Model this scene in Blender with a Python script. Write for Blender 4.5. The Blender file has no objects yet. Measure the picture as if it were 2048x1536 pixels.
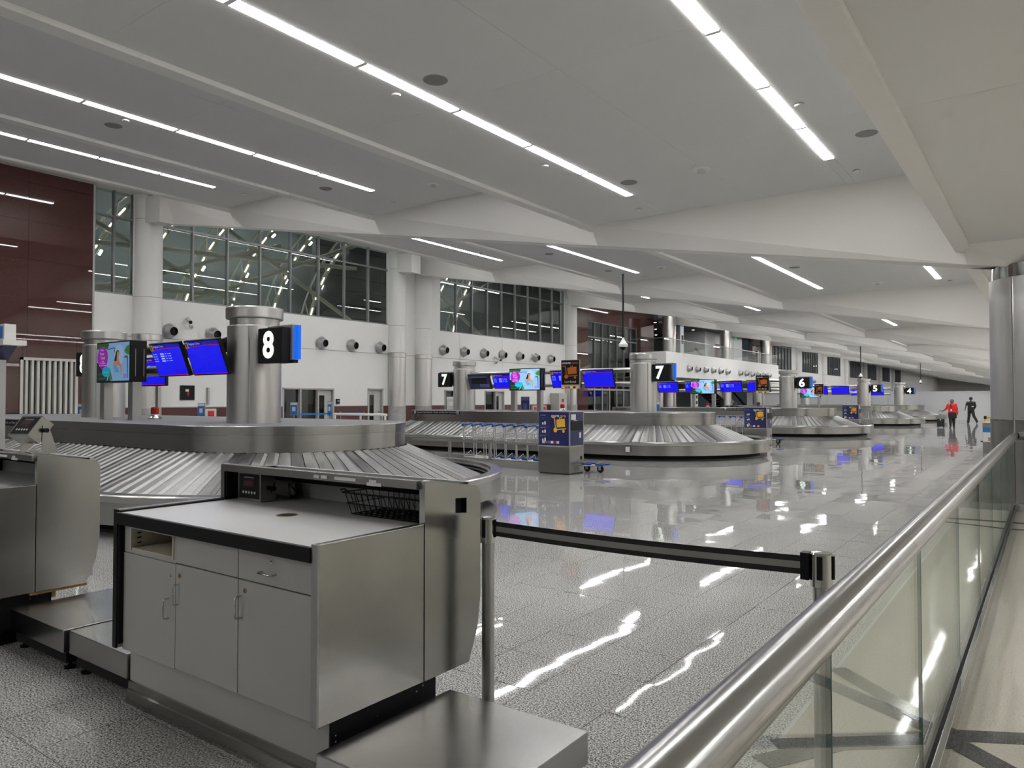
import bpy, math, random
from mathutils import Vector, Matrix
from mathutils.geometry import tessellate_polygon
R = math.radians
PI = math.pi
rnd = random.Random(7)
scene = bpy.context.scene
col = scene.collection

# ------------------------------------------------------------------ camera, world, exposure
cam_d = bpy.data.cameras.new('camera')
cam_d.sensor_fit = 'HORIZONTAL'; cam_d.sensor_width = 36.0
cam_d.lens = 1470.0 / 2048 * 36.0
cam_d.clip_start = 0.05; cam_d.clip_end = 400
cam = bpy.data.objects.new('camera', cam_d); col.objects.link(cam)
cam.location = (0, 0, 1.6)
cam.rotation_euler = (R(90 + 1.286), 0, R(36.203))
scene.camera = cam

world = bpy.data.worlds.new('night'); scene.world = world; world.use_nodes = True
world.node_tree.nodes['Background'].inputs[0].default_value = (0.02, 0.025, 0.03, 1)
world.node_tree.nodes['Background'].inputs[1].default_value = 1.0

vs = scene.view_settings
scene.display_settings.display_device = 'sRGB'
vs.view_transform = 'Standard'; vs.look = 'None'; vs.gamma = 1.0; vs.use_curve_mapping = False
vs.exposure = 0.16
LAMP = 36.0            # radiance of the ceiling light panels
cy = scene.cycles
cy.use_denoising = True
cy.use_adaptive_sampling = True; cy.adaptive_threshold = 0.035
cy.max_bounces = 7; cy.diffuse_bounces = 4; cy.glossy_bounces = 4; cy.transmission_bounces = 6; cy.transparent_max_bounces = 12
cy.caustics_reflective = False; cy.caustics_refractive = False
cy.sample_clamp_indirect = 6.0
cy.use_light_tree = True

# ------------------------------------------------------------------ materials
def nt_mat(name):
    m = bpy.data.materials.new(name); m.use_nodes = True
    nt = m.node_tree
    return m, nt, nt.nodes['Principled BSDF'], nt.nodes, nt.links

def mat(name, c, rough=0.5, metal=0.0, spec=0.5, noise=0.0, nscale=8.0, bump=0.0, coat=0.0):
    m, nt, b, N, L = nt_mat(name)
    b.inputs['Base Color'].default_value = (*c, 1)
    b.inputs['Roughness'].default_value = rough
    b.inputs['Metallic'].default_value = metal
    b.inputs['Specular IOR Level'].default_value = spec
    b.inputs['Coat Weight'].default_value = coat
    if noise or bump:
        g = N.new('ShaderNodeNewGeometry')
        t = N.new('ShaderNodeTexNoise'); t.inputs['Scale'].default_value = nscale; t.inputs['Detail'].default_value = 4
        L.new(g.outputs['Position'], t.inputs['Vector'])
        if noise:
            mx = N.new('ShaderNodeMix'); mx.data_type = 'RGBA'
            mx.inputs[6].default_value = (*[x * (1 - noise) for x in c], 1)
            mx.inputs[7].default_value = (*[min(1, x * (1 + noise)) for x in c], 1)
            L.new(t.outputs['Fac'], mx.inputs[0]); L.new(mx.outputs[2], b.inputs['Base Color'])
        if bump:
            bp = N.new('ShaderNodeBump'); bp.inputs['Strength'].default_value = bump; bp.inputs['Distance'].default_value = 0.01
            L.new(t.outputs['Fac'], bp.inputs['Height']); L.new(bp.outputs[0], b.inputs['Normal'])
    return m

def emit(name, c, s=1.0):
    m = bpy.data.materials.new(name); m.use_nodes = True
    nt = m.node_tree; nt.nodes.clear()
    o = nt.nodes.new('ShaderNodeOutputMaterial'); e = nt.nodes.new('ShaderNodeEmission')
    e.inputs[0].default_value = (*c, 1); e.inputs[1].default_value = s
    nt.links.new(e.outputs[0], o.inputs[0])
    return m

def screen_mat(name, c, s=1.0):
    m, nt, b, N, L = nt_mat(name)
    b.inputs['Base Color'].default_value = (0.01, 0.01, 0.012, 1)
    b.inputs['Roughness'].default_value = 0.25
    b.inputs['Emission Color'].default_value = (*c, 1); b.inputs['Emission Strength'].default_value = s
    return m

def brushed(name, c, rough, stretch=(1, 1, 40), scale=6.0, var=0.12, bump=0.02, smear=0.0, aniso=0.0):
    m, nt, b, N, L = nt_mat(name)
    b.inputs['Metallic'].default_value = 1.0
    g = N.new('ShaderNodeNewGeometry')
    mp = N.new('ShaderNodeMapping'); mp.inputs['Scale'].default_value = stretch
    L.new(g.outputs['Position'], mp.inputs['Vector'])
    t = N.new('ShaderNodeTexNoise'); t.inputs['Scale'].default_value = scale; t.inputs['Detail'].default_value = 3
    L.new(mp.outputs[0], t.inputs['Vector'])
    t2 = N.new('ShaderNodeTexNoise'); t2.inputs['Scale'].default_value = 2.2; t2.inputs['Detail'].default_value = 5
    L.new(g.outputs['Position'], t2.inputs['Vector'])
    mx = N.new('ShaderNodeMix'); mx.data_type = 'RGBA'
    mx.inputs[6].default_value = (*[x * (1 - var) for x in c], 1)
    mx.inputs[7].default_value = (*[min(1, x * (1 + var)) for x in c], 1)
    L.new(t.outputs['Fac'], mx.inputs[0]); L.new(mx.outputs[2], b.inputs['Base Color'])
    ad = N.new('ShaderNodeMath'); ad.operation = 'MULTIPLY_ADD'
    ad.inputs[1].default_value = 0.05 + smear; ad.inputs[2].default_value = rough - 0.025 - smear * 0.5
    L.new(t2.outputs['Fac'], ad.inputs[0]); L.new(ad.outputs[0], b.inputs['Roughness'])
    bp = N.new('ShaderNodeBump'); bp.inputs['Strength'].default_value = bump; bp.inputs['Distance'].default_value = 0.005
    L.new(t.outputs['Fac'], bp.inputs['Height']); L.new(bp.outputs[0], b.inputs['Normal'])
    if aniso: b.inputs['Anisotropic'].default_value = aniso
    return m

def granite(name, cols, scale, rough, wave=0.03, jitter=True):
    """speckled polished stone, pattern in world space"""
    m, nt, b, N, L = nt_mat(name)
    g = N.new('ShaderNodeNewGeometry')
    n1 = N.new('ShaderNodeTexNoise'); n1.inputs['Scale'].default_value = scale; n1.inputs['Detail'].default_value = 2.5; n1.inputs['Roughness'].default_value = 0.65
    L.new(g.outputs['Position'], n1.inputs['Vector'])
    cr = N.new('ShaderNodeValToRGB'); cr.color_ramp.interpolation = 'LINEAR'
    el = cr.color_ramp.elements
    while len(el) < len(cols): el.new(0.5)
    for e, (p, c) in zip(el, cols): e.position = p; e.color = (*c, 1)
    L.new(n1.outputs['Fac'], cr.inputs[0])
    out = cr.outputs[0]
    if jitter:
        oi = N.new('ShaderNodeTexNoise'); oi.inputs['Scale'].default_value = 0.35; oi.inputs['Detail'].default_value = 3
        L.new(g.outputs['Position'], oi.inputs['Vector'])
        mr = N.new('ShaderNodeMapRange'); mr.inputs[3].default_value = 0.88; mr.inputs[4].default_value = 1.12
        L.new(oi.outputs['Fac'], mr.inputs[0])
        mu = N.new('ShaderNodeMix'); mu.data_type = 'RGBA'; mu.blend_type = 'MULTIPLY'; mu.inputs[0].default_value = 1
        L.new(out, mu.inputs[6]); L.new(mr.outputs[0], mu.inputs[7]); out = mu.outputs[2]
    L.new(out, b.inputs['Base Color'])
    b.inputs['Roughness'].default_value = rough
    n2 = N.new('ShaderNodeTexNoise'); n2.inputs['Scale'].default_value = 1.6; n2.inputs['Detail'].default_value = 1.0
    L.new(g.outputs['Position'], n2.inputs['Vector'])
    bp = N.new('ShaderNodeBump'); bp.inputs['Strength'].default_value = wave; bp.inputs['Distance'].default_value = 0.1
    L.new(n2.outputs['Fac'], bp.inputs['Height']); L.new(bp.outputs[0], b.inputs['Normal'])
    return m

def pane_mat(name, tint, fac_boost=1.0, rough=0.0):
    """thin sheet of glass: fresnel mix of clear transmission and mirror reflection"""
    m = bpy.data.materials.new(name); m.use_nodes = True
    nt = m.node_tree; N = nt.nodes; L = nt.links; N.clear()
    o = N.new('ShaderNodeOutputMaterial'); mx = N.new('ShaderNodeMixShader')
    tr = N.new('ShaderNodeBsdfTransparent'); gl = N.new('ShaderNodeBsdfGlossy'); fr = N.new('ShaderNodeFresnel')
    tr.inputs[0].default_value = (*tint, 1); gl.inputs['Roughness'].default_value = rough
    gl.inputs['Color'].default_value = (0.95, 1, 0.98, 1)
    ge = N.new('ShaderNodeNewGeometry'); mr = N.new('ShaderNodeMapRange')      # same reflectance from both sides of the sheet
    mr.inputs[3].default_value = 1.5; mr.inputs[4].default_value = 1 / 1.5
    L.new(ge.outputs['Backfacing'], mr.inputs[0]); L.new(mr.outputs[0], fr.inputs[0])
    ml = N.new('ShaderNodeMath'); ml.operation = 'MULTIPLY'; ml.use_clamp = True; ml.inputs[1].default_value = fac_boost
    L.new(fr.outputs[0], ml.inputs[0]); L.new(ml.outputs[0], mx.inputs[0])
    L.new(tr.outputs[0], mx.inputs[1]); L.new(gl.outputs[0], mx.inputs[2]); L.new(mx.outputs[0], o.inputs[0])
    return m

M = {}
M['ceiling'] = mat('ceiling_paint', (0.72, 0.718, 0.71), 0.75, noise=0.02, nscale=1.5)
M['beam'] = mat('beam_paint', (0.84, 0.822, 0.795), 0.6, noise=0.015, nscale=1.0)
M['wall'] = mat('wall_paint', (0.74, 0.738, 0.725), 0.5, noise=0.02, nscale=1.2)
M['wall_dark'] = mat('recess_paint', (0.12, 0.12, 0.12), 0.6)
M['wall_near'] = mat('grey_wall', (0.20, 0.20, 0.198), 0.5)
M['partition'] = mat('partition_paint', (0.62, 0.63, 0.65), 0.5)
M['red'] = granite('red_granite', [(0.3, (0.038, 0.015, 0.014)), (0.5, (0.064, 0.026, 0.024)), (0.7, (0.09, 0.042, 0.038))], 60, 0.02, wave=0.0015)
M['red_matte'] = mat('wainscot_stone', (0.075, 0.022, 0.018), 0.35, noise=0.15, nscale=20)
M['granite'] = granite('floor_granite', [(0.38, (0.05, 0.049, 0.048)), (0.45, (0.22, 0.218, 0.214)), (0.55, (0.48, 0.475, 0.46)), (0.62, (0.74, 0.735, 0.725))], 108, 0.03, wave=0.02)
M['grout'] = mat('grout', (0.10, 0.098, 0.095), 0.7)
M['terrazzo'] = granite('terrazzo', [(0.30, (0.30, 0.265, 0.21)), (0.42, (0.46, 0.43, 0.36)), (0.7, (0.53, 0.50, 0.425))], 110, 0.05, wave=0.03)
M['inlay'] = granite('terrazzo_inlay', [(0.3, (0.035, 0.035, 0.036)), (0.55, (0.075, 0.075, 0.075)), (0.8, (0.2, 0.2, 0.2))], 120, 0.12, wave=0.02)
M['steel'] = brushed('brushed_steel', (0.46, 0.455, 0.445), 0.33, (1, 1, 30), 10)
M['steel_h'] = brushed('brushed_steel_cladding', (0.40, 0.393, 0.382), 0.21, (1, 1, 45), 12, bump=0.03)
M['steel_panel'] = brushed('scuffed_steel', (0.36, 0.352, 0.335), 0.235, (1.5, 1.5, 2.5), 2.2, var=0.16, bump=0.0, smear=-0.02)
M['steel_scale'] = brushed('worn_steel', (0.37, 0.366, 0.36), 0.23, (2, 2, 2), 3.0, var=0.12, bump=0.0, smear=-0.02)
M['steel_col'] = brushed('column_steel', (0.56, 0.548, 0.53), 0.34, (1, 1, 0.15), 16, var=0.05, bump=0.01)
M['chrome'] = mat('polished_steel', (0.58, 0.575, 0.565), 0.10, 1.0)
M['rail'] = brushed('rail_steel', (0.40, 0.397, 0.39), 0.20, (30, 1, 30), 4, var=0.05, bump=0.01)
M['slat_a'] = brushed('slat_steel_light', (0.42, 0.418, 0.412), 0.36, (2, 2, 2), 5, var=0.12, bump=0.02, smear=0.04)
M['slat_b'] = brushed('slat_steel_mid', (0.25, 0.249, 0.247), 0.36, (2, 2, 2), 5, var=0.14, bump=0.02, smear=0.04)
M['slat_c'] = brushed('slat_steel_dark', (0.13, 0.129, 0.128), 0.34, (2, 2, 2), 5, var=0.2, bump=0.02, smear=0.04)
M['black'] = mat('black_plastic', (0.007, 0.007, 0.008), 0.5, spec=0.2)
M['rubber'] = mat('black_rubber', (0.012, 0.012, 0.013), 0.7, spec=0.2)
M['rubber_gray'] = mat('dark_rubber', (0.035, 0.035, 0.037), 0.45)
M['carpet'] = mat('deck_carpet', (0.17, 0.17, 0.185), 0.95, noise=0.6, nscale=60)
M['laminate'] = mat('counter_laminate', (0.56, 0.56, 0.56), 0.35, noise=0.02, nscale=3)
M['cabinet'] = mat('cabinet_laminate', (0.42, 0.415, 0.40), 0.42, noise=0.02, nscale=3)
M['base_grey'] = mat('base_laminate', (0.44, 0.43, 0.405), 0.45, noise=0.05, nscale=5)
M['cream'] = mat('drawer_cream', (0.60, 0.55, 0.43), 0.5)
M['wood'] = mat('raw_wood', (0.32, 0.19, 0.08), 0.7, noise=0.3, nscale=30)
M['alu'] = mat('grey_aluminium', (0.36, 0.36, 0.36), 0.35, 0.6)
M['frame'] = mat('window_frame', (0.20, 0.205, 0.21), 0.4, 0.4)
M['frame_l'] = mat('door_frame', (0.42, 0.415, 0.40), 0.45)
M['duct'] = mat('nozzle_metal', (0.42, 0.42, 0.415), 0.38, 0.7)
M['white'] = mat('white_plastic', (0.75, 0.75, 0.73), 0.4)
M['offwhite'] = mat('offwhite', (0.55, 0.54, 0.50), 0.5)
M['grille'] = mat('grille_disc', (0.22, 0.22, 0.215), 0.6)
M['navy'] = mat('navy_panel', (0.012, 0.016, 0.085), 0.3)
M['navy_l'] = mat('navy_outline', (0.06, 0.07, 0.20), 0.4)
M['yellow'] = mat('cart_yellow', (0.75, 0.42, 0.05), 0.4)
M['orange'] = mat('cart_orange', (0.42, 0.11, 0.012), 0.4)
M['cardyellow'] = mat('card_strip', (0.62, 0.42, 0.13), 0.5)
M['print'] = mat('white_print', (0.72, 0.72, 0.72), 0.5)
M['blue_pl'] = mat('blue_plastic', (0.010, 0.055, 0.30), 0.35)
M['blue_sign'] = mat('blue_card', (0.02, 0.16, 0.50), 0.4)
M['zinc'] = mat('zinc_wire', (0.55, 0.55, 0.54), 0.35, 0.8)
M['red_lens'] = mat('red_lens', (0.40, 0.010, 0.012), 0.2)
M['red_cloth'] = mat('red_wool', (0.55, 0.022, 0.022), 0.8)
M['black_cloth'] = mat('black_cloth', (0.011, 0.011, 0.013), 0.8)
M['skin'] = mat('skin', (0.10, 0.048, 0.028), 0.5)
M['hair'] = mat('dark_hair', (0.012, 0.009, 0.008), 0.6)
M['hair_b'] = mat('brown_hair', (0.16, 0.085, 0.03), 0.6)
M['hivis'] = mat('hivis_vest', (0.45, 0.62, 0.03), 0.6)
M['yellow_post'] = mat('yellow_post', (0.72, 0.50, 0.02), 0.4)
M['truss'] = mat('truss_paint', (0.46, 0.45, 0.36), 0.5)
M['siding'] = mat('dark_siding', (0.045, 0.045, 0.045), 0.6)
M['canopy'] = mat('canopy_skin', (0.17, 0.185, 0.185), 0.5, noise=0.2, nscale=0.8)
M['belt'] = mat('belt_black', (0.012, 0.012, 0.012), 0.7)
M['belt_grey'] = mat('belt_grey', (0.28, 0.275, 0.265), 0.6)
M['belt_blue'] = mat('belt_blue', (0.02, 0.16, 0.45), 0.6)
M['glass'] = pane_mat('balustrade_glass', (0.98, 0.99, 0.984), 1.0)
M['glass_edge'] = mat('glass_edge', (0.008, 0.075, 0.06), 0.2)
M['winglass'] = pane_mat('window_glass', (0.62, 0.67, 0.66), 1.3)
M['doorglass'] = pane_mat('door_glass', (0.35, 0.37, 0.37), 1.4)
M['lamp'] = emit('light_panel', (1.0, 0.99, 0.98), LAMP)
M['lamp_ext'] = emit('truss_lamp', (0.9, 1.0, 1.0), 70)
M['lamp_warm'] = emit('truss_glow', (1.0, 0.96, 0.78), 16)
M['downlight'] = emit('downlight', (1, 0.96, 0.88), 12)
M['digit'] = emit('lit_digit', (0.86, 0.98, 0.84), 1.15)
M['fin'] = screen_mat('blue_fin', (0.0, 0.16, 0.95), 0.75)
M['sgreen'] = emit('exit_green', (0.02, 0.45, 0.2), 0.8)
M['scr_blue'] = screen_mat('screen_blue', (0.0, 0.0, 0.85), 0.85)
M['scr_blue2'] = screen_mat('screen_blue_band', (0.0, 0.0, 0.35), 0.8)
M['scr_blue_l'] = screen_mat('screen_blue_text', (0.12, 0.16, 0.75), 0.9)
M['scr_red'] = screen_mat('screen_red', (0.35, 0.0, 0.03), 0.7)
M['scr_olive'] = screen_mat('screen_olive', (0.28, 0.26, 0.06), 0.7)
M['scr_text'] = screen_mat('screen_text', (0.30, 0.36, 0.80), 0.9)
M['scr_black'] = screen_mat('screen_black', (0.0, 0.0, 0.0), 0)
M['scr_dim'] = screen_mat('screen_dim', (0.008, 0.010, 0.03), 1)
M['scr_dim2'] = screen_mat('screen_dim_box', (0.03, 0.035, 0.08), 1)
M['red_led'] = screen_mat('red_led', (0.016, 0.0, 0.0008), 1.0)

# ------------------------------------------------------------------ geometry helpers
class MB:
    def __init__(s): s.v = []; s.f = []; s.sm = []
    def add(s, vs, fs, smooth=False):
        o = len(s.v); s.v += [tuple(p) for p in vs]
        for f in fs: s.f.append(tuple(i + o for i in f)); s.sm.append(smooth)
        return s
    def box(s, x0, x1, y0, y1, z0, z1):
        x0, x1 = min(x0, x1), max(x0, x1); y0, y1 = min(y0, y1), max(y0, y1); z0, z1 = min(z0, z1), max(z0, z1)
        return s.add([(x0, y0, z0), (x1, y0, z0), (x1, y1, z0), (x0, y1, z0), (x0, y0, z1), (x1, y0, z1), (x1, y1, z1), (x0, y1, z1)],
                     [(0, 3, 2, 1), (4, 5, 6, 7), (0, 1, 5, 4), (1, 2, 6, 5), (2, 3, 7, 6), (3, 0, 4, 7)])
    def quad(s, *p): return s.add(p, [tuple(range(len(p)))])
    def cyl(s, p0, p1, r, r1=None, n=16, caps=True):
        p0 = Vector(p0); p1 = Vector(p1); r1 = r if r1 is None else r1
        d = (p1 - p0).normalized()
        a = Vector((0, 0, 1)) if abs(d.z) < 0.9 else Vector((1, 0, 0))
        u = d.cross(a).normalized(); w = d.cross(u)
        A = [p0 + (u * math.cos(2 * PI * i / n) + w * math.sin(2 * PI * i / n)) * r for i in range(n)]
        B = [p1 + (u * math.cos(2 * PI * i / n) + w * math.sin(2 * PI * i / n)) * r1 for i in range(n)]
        s.add(A + B, [(i, n + i, n + (i + 1) % n, (i + 1) % n) for i in range(n)], True)
        if caps:
            s.add(A, [tuple(range(n))]); s.add(B, [tuple(reversed(range(n)))])
        return s
    def tube(s, pts, r, n=8, closed=False):
        P = [Vector(p) for p in pts]; m = len(P); rings = []
        prev = None
        for i in range(m):
            if closed: d = P[(i + 1) % m] - P[i - 1]
            else: d = P[min(i + 1, m - 1)] - P[max(i - 1, 0)]
            d.normalize()
            if prev is None:
                a = Vector((0, 0, 1)) if abs(d.z) < 0.9 else Vector((1, 0, 0))
                u = d.cross(a).normalized()
            else:
                u = (prev - d * prev.dot(d)).normalized()
            prev = u; w = d.cross(u)
            rr = r[i] if isinstance(r, (list, tuple)) else r
            rings.append([P[i] + (u * math.cos(2 * PI * k / n) + w * math.sin(2 * PI * k / n)) * rr for k in range(n)])
        vs = [p for q in rings for p in q]; fs = []
        for i in range(m if closed else m - 1):
            j = (i + 1) % m
            fs += [(i * n + k, i * n + (k + 1) % n, j * n + (k + 1) % n, j * n + k) for k in range(n)]
        s.add(vs, fs, True)
        if not closed:
            s.add(rings[0], [tuple(reversed(range(n)))]); s.add(rings[-1], [tuple(range(n))])
        return s
    def lathe(s, prof, c=(0, 0, 0), n=32, axis='z'):
        for (r0, z0), (r1, z1) in zip(prof[:-1], prof[1:]):
            vs = []
            for r, z in ((r0, z0), (r1, z1)):
                for k in range(n):
                    t = 2 * PI * k / n; a, b = r * math.cos(t), r * math.sin(t)
                    p = (a, b, z) if axis == 'z' else ((z, a, b) if axis == 'x' else (a, z, b))
                    vs.append((c[0] + p[0], c[1] + p[1], c[2] + p[2]))
            s.add(vs, [(k, (k + 1) % n, n + (k + 1) % n, n + k) for k in range(n)], True)
        return s
    def prism(s, poly, a, b, axis='x', hole=None):
        """extrude a 2D polygon (list of (p,q)) from a to b along axis; axis x -> (y,z), y -> (x,z), z -> (x,y)"""
        def P(p, t):
            return (t, p[0], p[1]) if axis == 'x' else ((p[0], t, p[1]) if axis == 'y' else (p[0], p[1], t))
        loops = [poly] + ([hole] if hole else [])
        flat = [p for l in loops for p in l]
        tri = tessellate_polygon([[Vector((p[0], p[1], 0)) for p in l] for l in loops])
        n = len(flat)
        s.add([P(p, a) for p in flat], [t for t in tri]); s.add([P(p, b) for p in flat], [tuple(reversed(t)) for t in tri])
        for l in loops:
            m = len(l)
            for i in range(m):
                j = (i + 1) % m
                s.add([P(l[i], a), P(l[j], a), P(l[j], b), P(l[i], b)], [(0, 1, 2, 3)])
        return s
    def sphere(s, c, r, n=16, m=10, sc=(1, 1, 1)):
        vs = []; fs = []
        for i in range(m + 1):
            ph = PI * i / m
            for k in range(n):
                t = 2 * PI * k / n
                vs.append((c[0] + r * sc[0] * math.sin(ph) * math.cos(t), c[1] + r * sc[1] * math.sin(ph) * math.sin(t), c[2] + r * sc[2] * math.cos(ph)))
        for i in range(m):
            for k in range(n): fs.append((i * n + k, i * n + (k + 1) % n, (i + 1) * n + (k + 1) % n, (i + 1) * n + k))
        return s.add(vs, fs, True)
    def mesh(s, name, m=None):
        me = bpy.data.meshes.new(name); me.from_pydata(s.v, [], s.f)
        me.polygons.foreach_set('use_smooth', s.sm)
        if m is not None: me.materials.append(M[m] if isinstance(m, str) else m)
        me.validate(); 
        return me
    def build(s, name, m, parent=None, local=False, bevel=0.0):
        return obj(name, s.mesh(name, m), parent, local, bevel)

def wm(o):
    if o is None: return Matrix.Identity(4)
    b = Matrix.LocRotScale(o.location, o.rotation_euler, o.scale)
    return wm(o.parent) @ o.matrix_parent_inverse @ b if o.parent else b

def obj(name, me, parent=None, local=False, bevel=0.0):
    o = bpy.data.objects.new(name, me); col.objects.link(o)
    if parent is not None:
        o.parent = parent
        if not local: o.matrix_parent_inverse = wm(parent).inverted()
    if bevel:
        bv = o.modifiers.new('bevel', 'BEVEL'); bv.width = bevel; bv.segments = 2; bv.limit_method = 'ANGLE'
    return o

def tag(o, label=None, cat=None, group=None, kind=None):
    if label: o['label'] = label
    if cat: o['category'] = cat
    if group: o['group'] = group
    if kind: o['kind'] = kind
    return o

def thing(name, label, cat, loc=(0, 0, 0), rz=0.0, group=None):
    o = bpy.data.objects.new(name, None); col.objects.link(o)
    o.empty_display_size = 0.1
    o.location = loc; o.rotation_euler = (0, 0, rz)
    return tag(o, label, cat, group)

def box(name, m, parent, x0, x1, y0, y1, z0, z1, bevel=0.0, local=False):
    return MB().box(x0, x1, y0, y1, z0, z1).build(name, m, parent, local, bevel)

def struct(name, m, mb, label=None, parent=None, bevel=0.0):
    o = mb.build(name, m, parent, False, bevel)
    if parent is None: tag(o, label, None, None, 'structure')
    return o

def dup(o, parent=None):
    c = o.copy(); col.objects.link(c); c.parent = parent
    if parent is not None: c.matrix_parent_inverse = o.matrix_parent_inverse.copy()
    for ch in list(o.children): dup(ch, c)
    return c

_txt = {}
def text(s, w, h, m, parent, loc, rot=(PI / 2, 0, 0), bold=0.0, name='lettering', shear=0.0):
    """flat lettering fitted into w x h, centred on loc in the parent's frame"""
    key = (s, bold, shear)
    if key not in _txt:
        cu = bpy.data.curves.new('t', 'FONT'); cu.body = s; cu.align_x = 'CENTER'; cu.align_y = 'CENTER'
        cu.offset = bold; cu.shear = shear; cu.resolution_u = 3
        t = bpy.data.objects.new('t', cu); col.objects.link(t)
        dg = bpy.context.evaluated_depsgraph_get(); dg.update()
        me = bpy.data.meshes.new_from_object(t.evaluated_get(dg)); bpy.data.objects.remove(t)
        xs = [v.co.x for v in me.vertices]; ys = [v.co.y for v in me.vertices]
        cx, cyy = (min(xs) + max(xs)) / 2, (min(ys) + max(ys)) / 2; sw, sh = max(xs) - min(xs), max(ys) - min(ys)
        for v in me.vertices: v.co.x = (v.co.x - cx) / sw; v.co.y = (v.co.y - cyy) / sh
        _txt[key] = (me, sw / sh)
    me, asp = _txt[key]
    me = me.copy(); me.materials.clear(); me.materials.append(M[m])
    if h is None: h = w / asp
    if w is None: w = h * asp
    for v in me.vertices: v.co.x *= w; v.co.y *= h
    o = obj(name, me, parent, True); o.location = loc; o.rotation_euler = rot
    return o

def disc_pts(cx, cy, rx, ry, n=28):
    return [(cx + rx * math.cos(2 * PI * i / n), cy + ry * math.sin(2 * PI * i / n)) for i in range(n)]

def flat(name, pts, m, parent, off, w=1, h=1, x0=0.0, z0=0.0):
    """printed shape on a sheet facing -Y: pts in 0..1 of a w x h sheet whose lower left is (x0, z0), lying at y=-off"""
    mb = MB(); mb.prism([(x0 + p[0] * w, z0 + p[1] * h) for p in pts], -off, -off + 0.0008, 'y')
    return mb.build(name, m, parent, True)

# ------------------------------------------------------------------ dimensions shared by the hall
XW = -25.0                       # window wall
BEAMS = [-0.4, 13.1, 26.1, 40.0, 53.4, 66.8, 80.2, 93.6, 107.0, 120.4, 133.8, 147.2, 160.6, 174.0, 187.4, 200.8, 214.2, 227.6]
YMIN, YMAX = -13.0, 236.0
STRIPS = [(-25.4, -20.05, 8.56), (-20.05, -13.75, 7.41), (-13.75, -7.42, 6.26), (-7.42, -1.0, 5.11), (-1.0, 7.0, 3.93)]
def zbeam(x): return max(3.5 - 0.1703 * x, 3.36)

# ------------------------------------------------------------------ floor
T = 0.476
floor = struct('floor', 'grout', MB().box(-27, -1.05, YMIN, YMAX, -0.10, -0.006), 'grey speckled polished granite tile floor of the baggage hall')
YAW = R(36.203)
def view(x, y, z):
    dz = -x * math.sin(YAW) + y * math.cos(YAW); u = x * math.cos(YAW) + y * math.sin(YAW)
    if dz < 0.6: return None
    return u / dz, (z - 1.6) / dz, dz
tile_me = {}
def tile_mesh(w, d):
    k = (round(w, 3), round(d, 3))
    if k not in tile_me:
        g = 0.002
        tile_me[k] = MB().box(-w / 2 + g, w / 2 - g, -d / 2 + g, d / 2 - g, -0.012, 0.0).mesh('tile', 'granite')
    return tile_me[k]
cells = []
xl = [-1.05] + [-1.392 - T * k for k in range(0, 50)]
for i in range(len(xl) - 1):
    x1, x0 = xl[i], xl[i + 1]
    if x0 < -25.2: break
    y = 4.315 - 36 * T
    while y < 71:
        cells.append((x0, x1, y, y + T)); y += T
def tile_rank(c):
    v = view((c[0] + c[1]) / 2, (c[2] + c[3]) / 2, 0)
    if v is None or abs(v[0]) > 0.72 or v[1] < -0.56: return 0
    X, Y = (c[0] + c[1]) / 2, (c[2] + c[3]) / 2
    if X < -5.4 and Y > 1.9 and Y < 12: return 0          # behind the counters and the nearest carousel
    if -4.0 < X < -2.3 and 1.9 < Y < 4.6: return 0
    return 1 / v[2] ** 3
cells.sort(key=tile_rank, reverse=True)
for c in cells[:290]:
    o = obj('tile', tile_mesh(c[1] - c[0], c[3] - c[2]), floor, True)
    o.location = ((c[0] + c[1]) / 2, (c[2] + c[3]) / 2, 0)
    o.rotation_euler = (rnd.gauss(0, R(0.11)), rnd.gauss(0, R(0.11)), 0)
mb = MB()
for c in cells[290:]:
    a, b = rnd.gauss(0, 0.0019), rnd.gauss(0, 0.0019); h = T / 2; g = 0.002
    mb.quad((c[0] + g, c[2] + g, -a * h - b * h), (c[1] - g, c[2] + g, a * h - b * h), (c[1] - g, c[3] - g, a * h + b * h), (c[0] + g, c[3] - g, -a * h + b * h))
tag(mb.build('tile_field', 'granite', floor), 'rest of the grey granite floor tiles', kind='stuff')

terr = struct('floor_concourse', 'terrazzo', MB().box(-1.05, 7.0, YMIN, YMAX, -0.10, 0.0), 'cream terrazzo concourse floor with dark bands')
bandn = [0]
def band(pts, w):
    bandn[0] += 1
    a, b = Vector(pts[0]), Vector(pts[1]); d = (b - a).normalized(); n = Vector((-d.y, d.x)) * w / 2
    q = [a - n, b - n, b + n, a + n]
    MB().prism([(p.x, p.y) for p in q], -0.003, 0.0008 + 0.0006 * bandn[0], 'z').build('inlay_band', 'inlay', terr)
for p, w in ((((-0.41, 4.10), (1.6, 5.25)), 0.13), (((-0.41, 4.05), (1.4, 2.55)), 0.13), (((-0.41, 4.12), (-1.05, 4.72)), 0.12), (((-0.41, 4.03), (-1.05, 3.50)), 0.13),
             (((-1.05, 11.75), (3.0, 11.3)), 0.10), (((-1.05, 10.9), (3.0, 11.9)), 0.07), (((-0.8, 3.72), (-1.05, 3.30)), 0.12)):
    band(p, w)
MB().box(-1.06, -1.04, YMIN, YMAX, -0.02, 0.001).build('divider_strip', 'alu', terr)

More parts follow.
